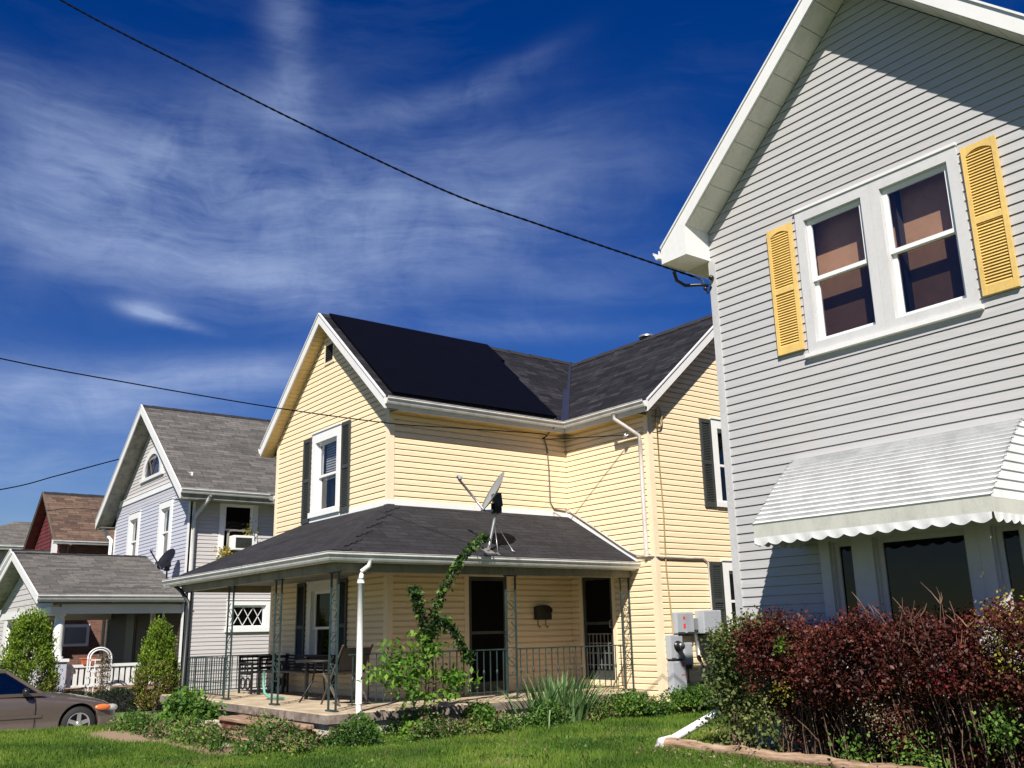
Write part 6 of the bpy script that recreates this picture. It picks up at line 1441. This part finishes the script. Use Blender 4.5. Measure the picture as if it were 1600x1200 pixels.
def ground_weeds():
    """mixed low weeds along the porch foundation: ground cover nobody could count"""
    n = 14000; x = []; 
    A = np.stack([RNG.uniform(-17.2, -11.3, n), RNG.uniform(4.5, 5.85, n)], 1); B = np.stack([RNG.uniform(-11.88, -10.9, n), RNG.uniform(5.0, 12.6, n)], 1)
    D = np.stack([RNG.uniform(-19.5, -15.5, 5000), RNG.uniform(5.2, 6.2, 5000)], 1)
    Q = np.concatenate([A, B, B+RNG.normal(0, .05, B.shape), D]); cl = np.sin(Q[:, 0]*5.3+np.sin(Q[:, 1]*4)*2)+np.sin(Q[:, 1]*6.1+Q[:, 0]*2); Q = Q[cl+RNG.normal(0, .6, len(Q)) > -.5]
    cl = np.sin(Q[:, 0]*5.3+np.sin(Q[:, 1]*4)*2)+np.sin(Q[:, 1]*6.1+Q[:, 0]*2)
    h = RNG.uniform(0, 1, len(Q))*np.clip(.17+.10*cl, .04, .42)*np.where(Q[:, 0] > -11.9, np.clip((12.6-Q[:, 0]*-1)*.9+.7, .7, 1.1), 1); C = np.stack([Q[:, 0], Q[:, 1], gz(Q[:, 0], Q[:, 1])+h], 1)
    V, F, r = leaves(C, .055, .5, .1); o = mesh_np('ground_weeds', V, F, LEAF['weed'], rnd=r); tag(o, 'low mixed weeds along the yellow porch foundation', 'weeds', kind='stuff')
    s = RNG.uniform(size=len(C)) < .32*np.clip(.5+np.sin(C[:, 0]*3.1+C[:, 1]*2.3), 0, 1)*1.3; C2 = C[s]+np.array([0, 0, .03]); V, F, r = leaves(C2, .05, .5, .1); o = mesh_np('dry_weeds', V, F, LEAF['dead'], rnd=r); tag(o, 'straw-coloured dead weeds mixed along the foundation', 'weeds', kind='stuff')
ground_weeds()

def grass():
    # blades thin out with distance; density follows what the lens can resolve from any nearby viewpoint
    def region(x0, x1, y0, y1, n, h, w):
        P_ = np.stack([RNG.uniform(x0, x1, n), RNG.uniform(y0, y1, n)], 1); return P_, np.full(n, h), np.full(n, w)
    regs = [region(-13.2, -6.2, 2.6, 8.4, 120000, .062, .0075), region(-18.6, -11.4, 1.2, 6.0, 90000, .066, .009), region(-11.9, -6.8, 8.0, 12.8, 60000, .07, .009), region(-19.2, -17, -.5, 7.8, 26000, .07, .011), region(-28, -23, 1, 5.2, 26000, .08, .015), region(-18, -3, -1.2, 3, 50000, .06, .010), region(-7.6, -2.5, 5.2, 7.75, 50000, .05, .006)]
    P_ = np.concatenate([r[0] for r in regs]); h = np.concatenate([r[1] for r in regs]); w = np.concatenate([r[2] for r in regs])
    x, y = P_[:, 0], P_[:, 1]; q = np.sin(x*2.1+np.sin(y*1.7)*1.5)*np.sin(y*2.6+x*.5)+RNG.normal(0, .35, len(x))
    dirt = (((x+15.6)/1.9)**2+((y-4.45)/.55)**2 < RNG.uniform(.4, 1.5, len(x))) | (((x+13.0)/1.6)**2+((y-4.6)/.35)**2 < RNG.uniform(.4, 1.5, len(x))) | ((((x+9.3)/1.6)**2+((y-9.4)/.5)**2 < RNG.uniform(.4, 1.5, len(x))) & (RNG.uniform(size=len(x)) < .6))
    bad = dirt | ((x > -18.8) & (x < -11.95) & (y > 5.95)) | ((x > -7.3) & (y > 8.6)) | ((x < -19.2) & (x > -22.9)) | ((x > -7.5) & (y > 7.75) & (y < 8.6) & (RNG.uniform(size=len(x)) < .8))
    k = ~bad; x, y, h, w, q = x[k], y[k], h[k], w[k], q[k]
    h = h*np.clip(1+.28*q, .45, 1.6); C = np.stack([x, y, gz(x, y)-.005], 1); V, F, r = blades(C, h, w)
    o = mesh_np('grass', V, F, LEAF['grass'], rnd=r); tag(o, 'green mown lawn grass', 'grass', kind='stuff')
grass()
def lawn_patches():
    n = 5200; c = np.stack([RNG.uniform(-14, -6.6, 60), RNG.uniform(3.2, 8.2, 60)], 1); i = RNG.integers(0, 60, n); Q = c[i]+RNG.normal(0, .14, (n, 2))
    Q = Q[(Q[:, 0] > -17) & ~((Q[:, 0] < -11.95) & (Q[:, 1] > 5.9))]; C = np.stack([Q[:, 0], Q[:, 1], gz(Q[:, 0], Q[:, 1])+RNG.uniform(.02, .05, len(Q))], 1)
    V, F, r = leaves(C, .032, .8, .2, 1.0); o = mesh_np('clover', V, F, LEAF['weed'], rnd=r); tag(o, 'clover and broad-leaved weeds scattered in the lawn', 'clover', kind='stuff')
    n = 7000; c = np.stack([RNG.uniform(-14, -6.6, 40), RNG.uniform(3.0, 9.0, 40)], 1); i = RNG.integers(0, 40, n); Q = c[i]+RNG.normal(0, .22, (n, 2))
    Q = Q[~((Q[:, 0] < -11.95) & (Q[:, 1] > 5.9)) & ~((Q[:, 0] > -7.5) & (Q[:, 1] > 7.7))]; C = np.stack([Q[:, 0], Q[:, 1], gz(Q[:, 0], Q[:, 1])-.005], 1)
    V, F, r = blades(C, .055, .007); o = mesh_np('dry_grass', V, F, LEAF['dead'], rnd=r); tag(o, 'straw-coloured dry blades in the lawn', 'dry grass', kind='stuff')
lawn_patches()
def litter():
    n = 900; x = np.concatenate([RNG.uniform(-7.6, -3, n), RNG.uniform(-13, -7, 260)]); y = np.concatenate([RNG.normal(7.55, .28, n), RNG.uniform(4.5, 9, 260)])
    k = ~((x < -11.9) & (y > 5.9)); x, y = x[k], y[k]; C = np.stack([x, y, gz(x, y)+RNG.uniform(.02, .05, len(x))], 1)
    V, F, r = leaves(C, .038, .6, .1, 1.0); o = mesh_np('fallen_leaves', V, F, LEAF['dead'], rnd=r); tag(o, 'dry fallen leaves scattered on the lawn before the hedge', 'leaves', kind='stuff')
litter()
def rubble():
    items = [((-14.15, 4.85), .17, 'brickred', 'reddish flat stone half sunk in the dirt left of the steps'), ((-13.55, 4.95), .11, 'stone', 'pale small stone beside the reddish flat stone'), ((-15.2, 4.95), .13, 'stone', 'pale broken paving piece under the weed bush'), ((-12.7, 4.85), .10, 'slab_edge', 'dark stone in front of the porch steps')]
    for (x, y), s, mat, lab in items:
        z = gz_scalar(x, y); bm = bmesh.new(); bmesh.ops.create_icosphere(bm, subdivisions=3, radius=1)
        for v in bm.verts: f = 1+.16*math.sin(v.co.x*4+x)+.12*math.sin(v.co.y*5+y*3)+.08*math.sin(v.co.z*7); v.co = Vector((v.co.x*s*1.5*f, v.co.y*s*f, v.co.z*s*.42*f))
        me = bpy.data.meshes.new('rock'); bm.to_mesh(me); bm.free(); me.materials.append(M[mat]); o = bpy.data.objects.new('rock', me); COL.objects.link(o); o.location = (x, y, z+s*.12); tag(o, lab, 'stone')
rubble()
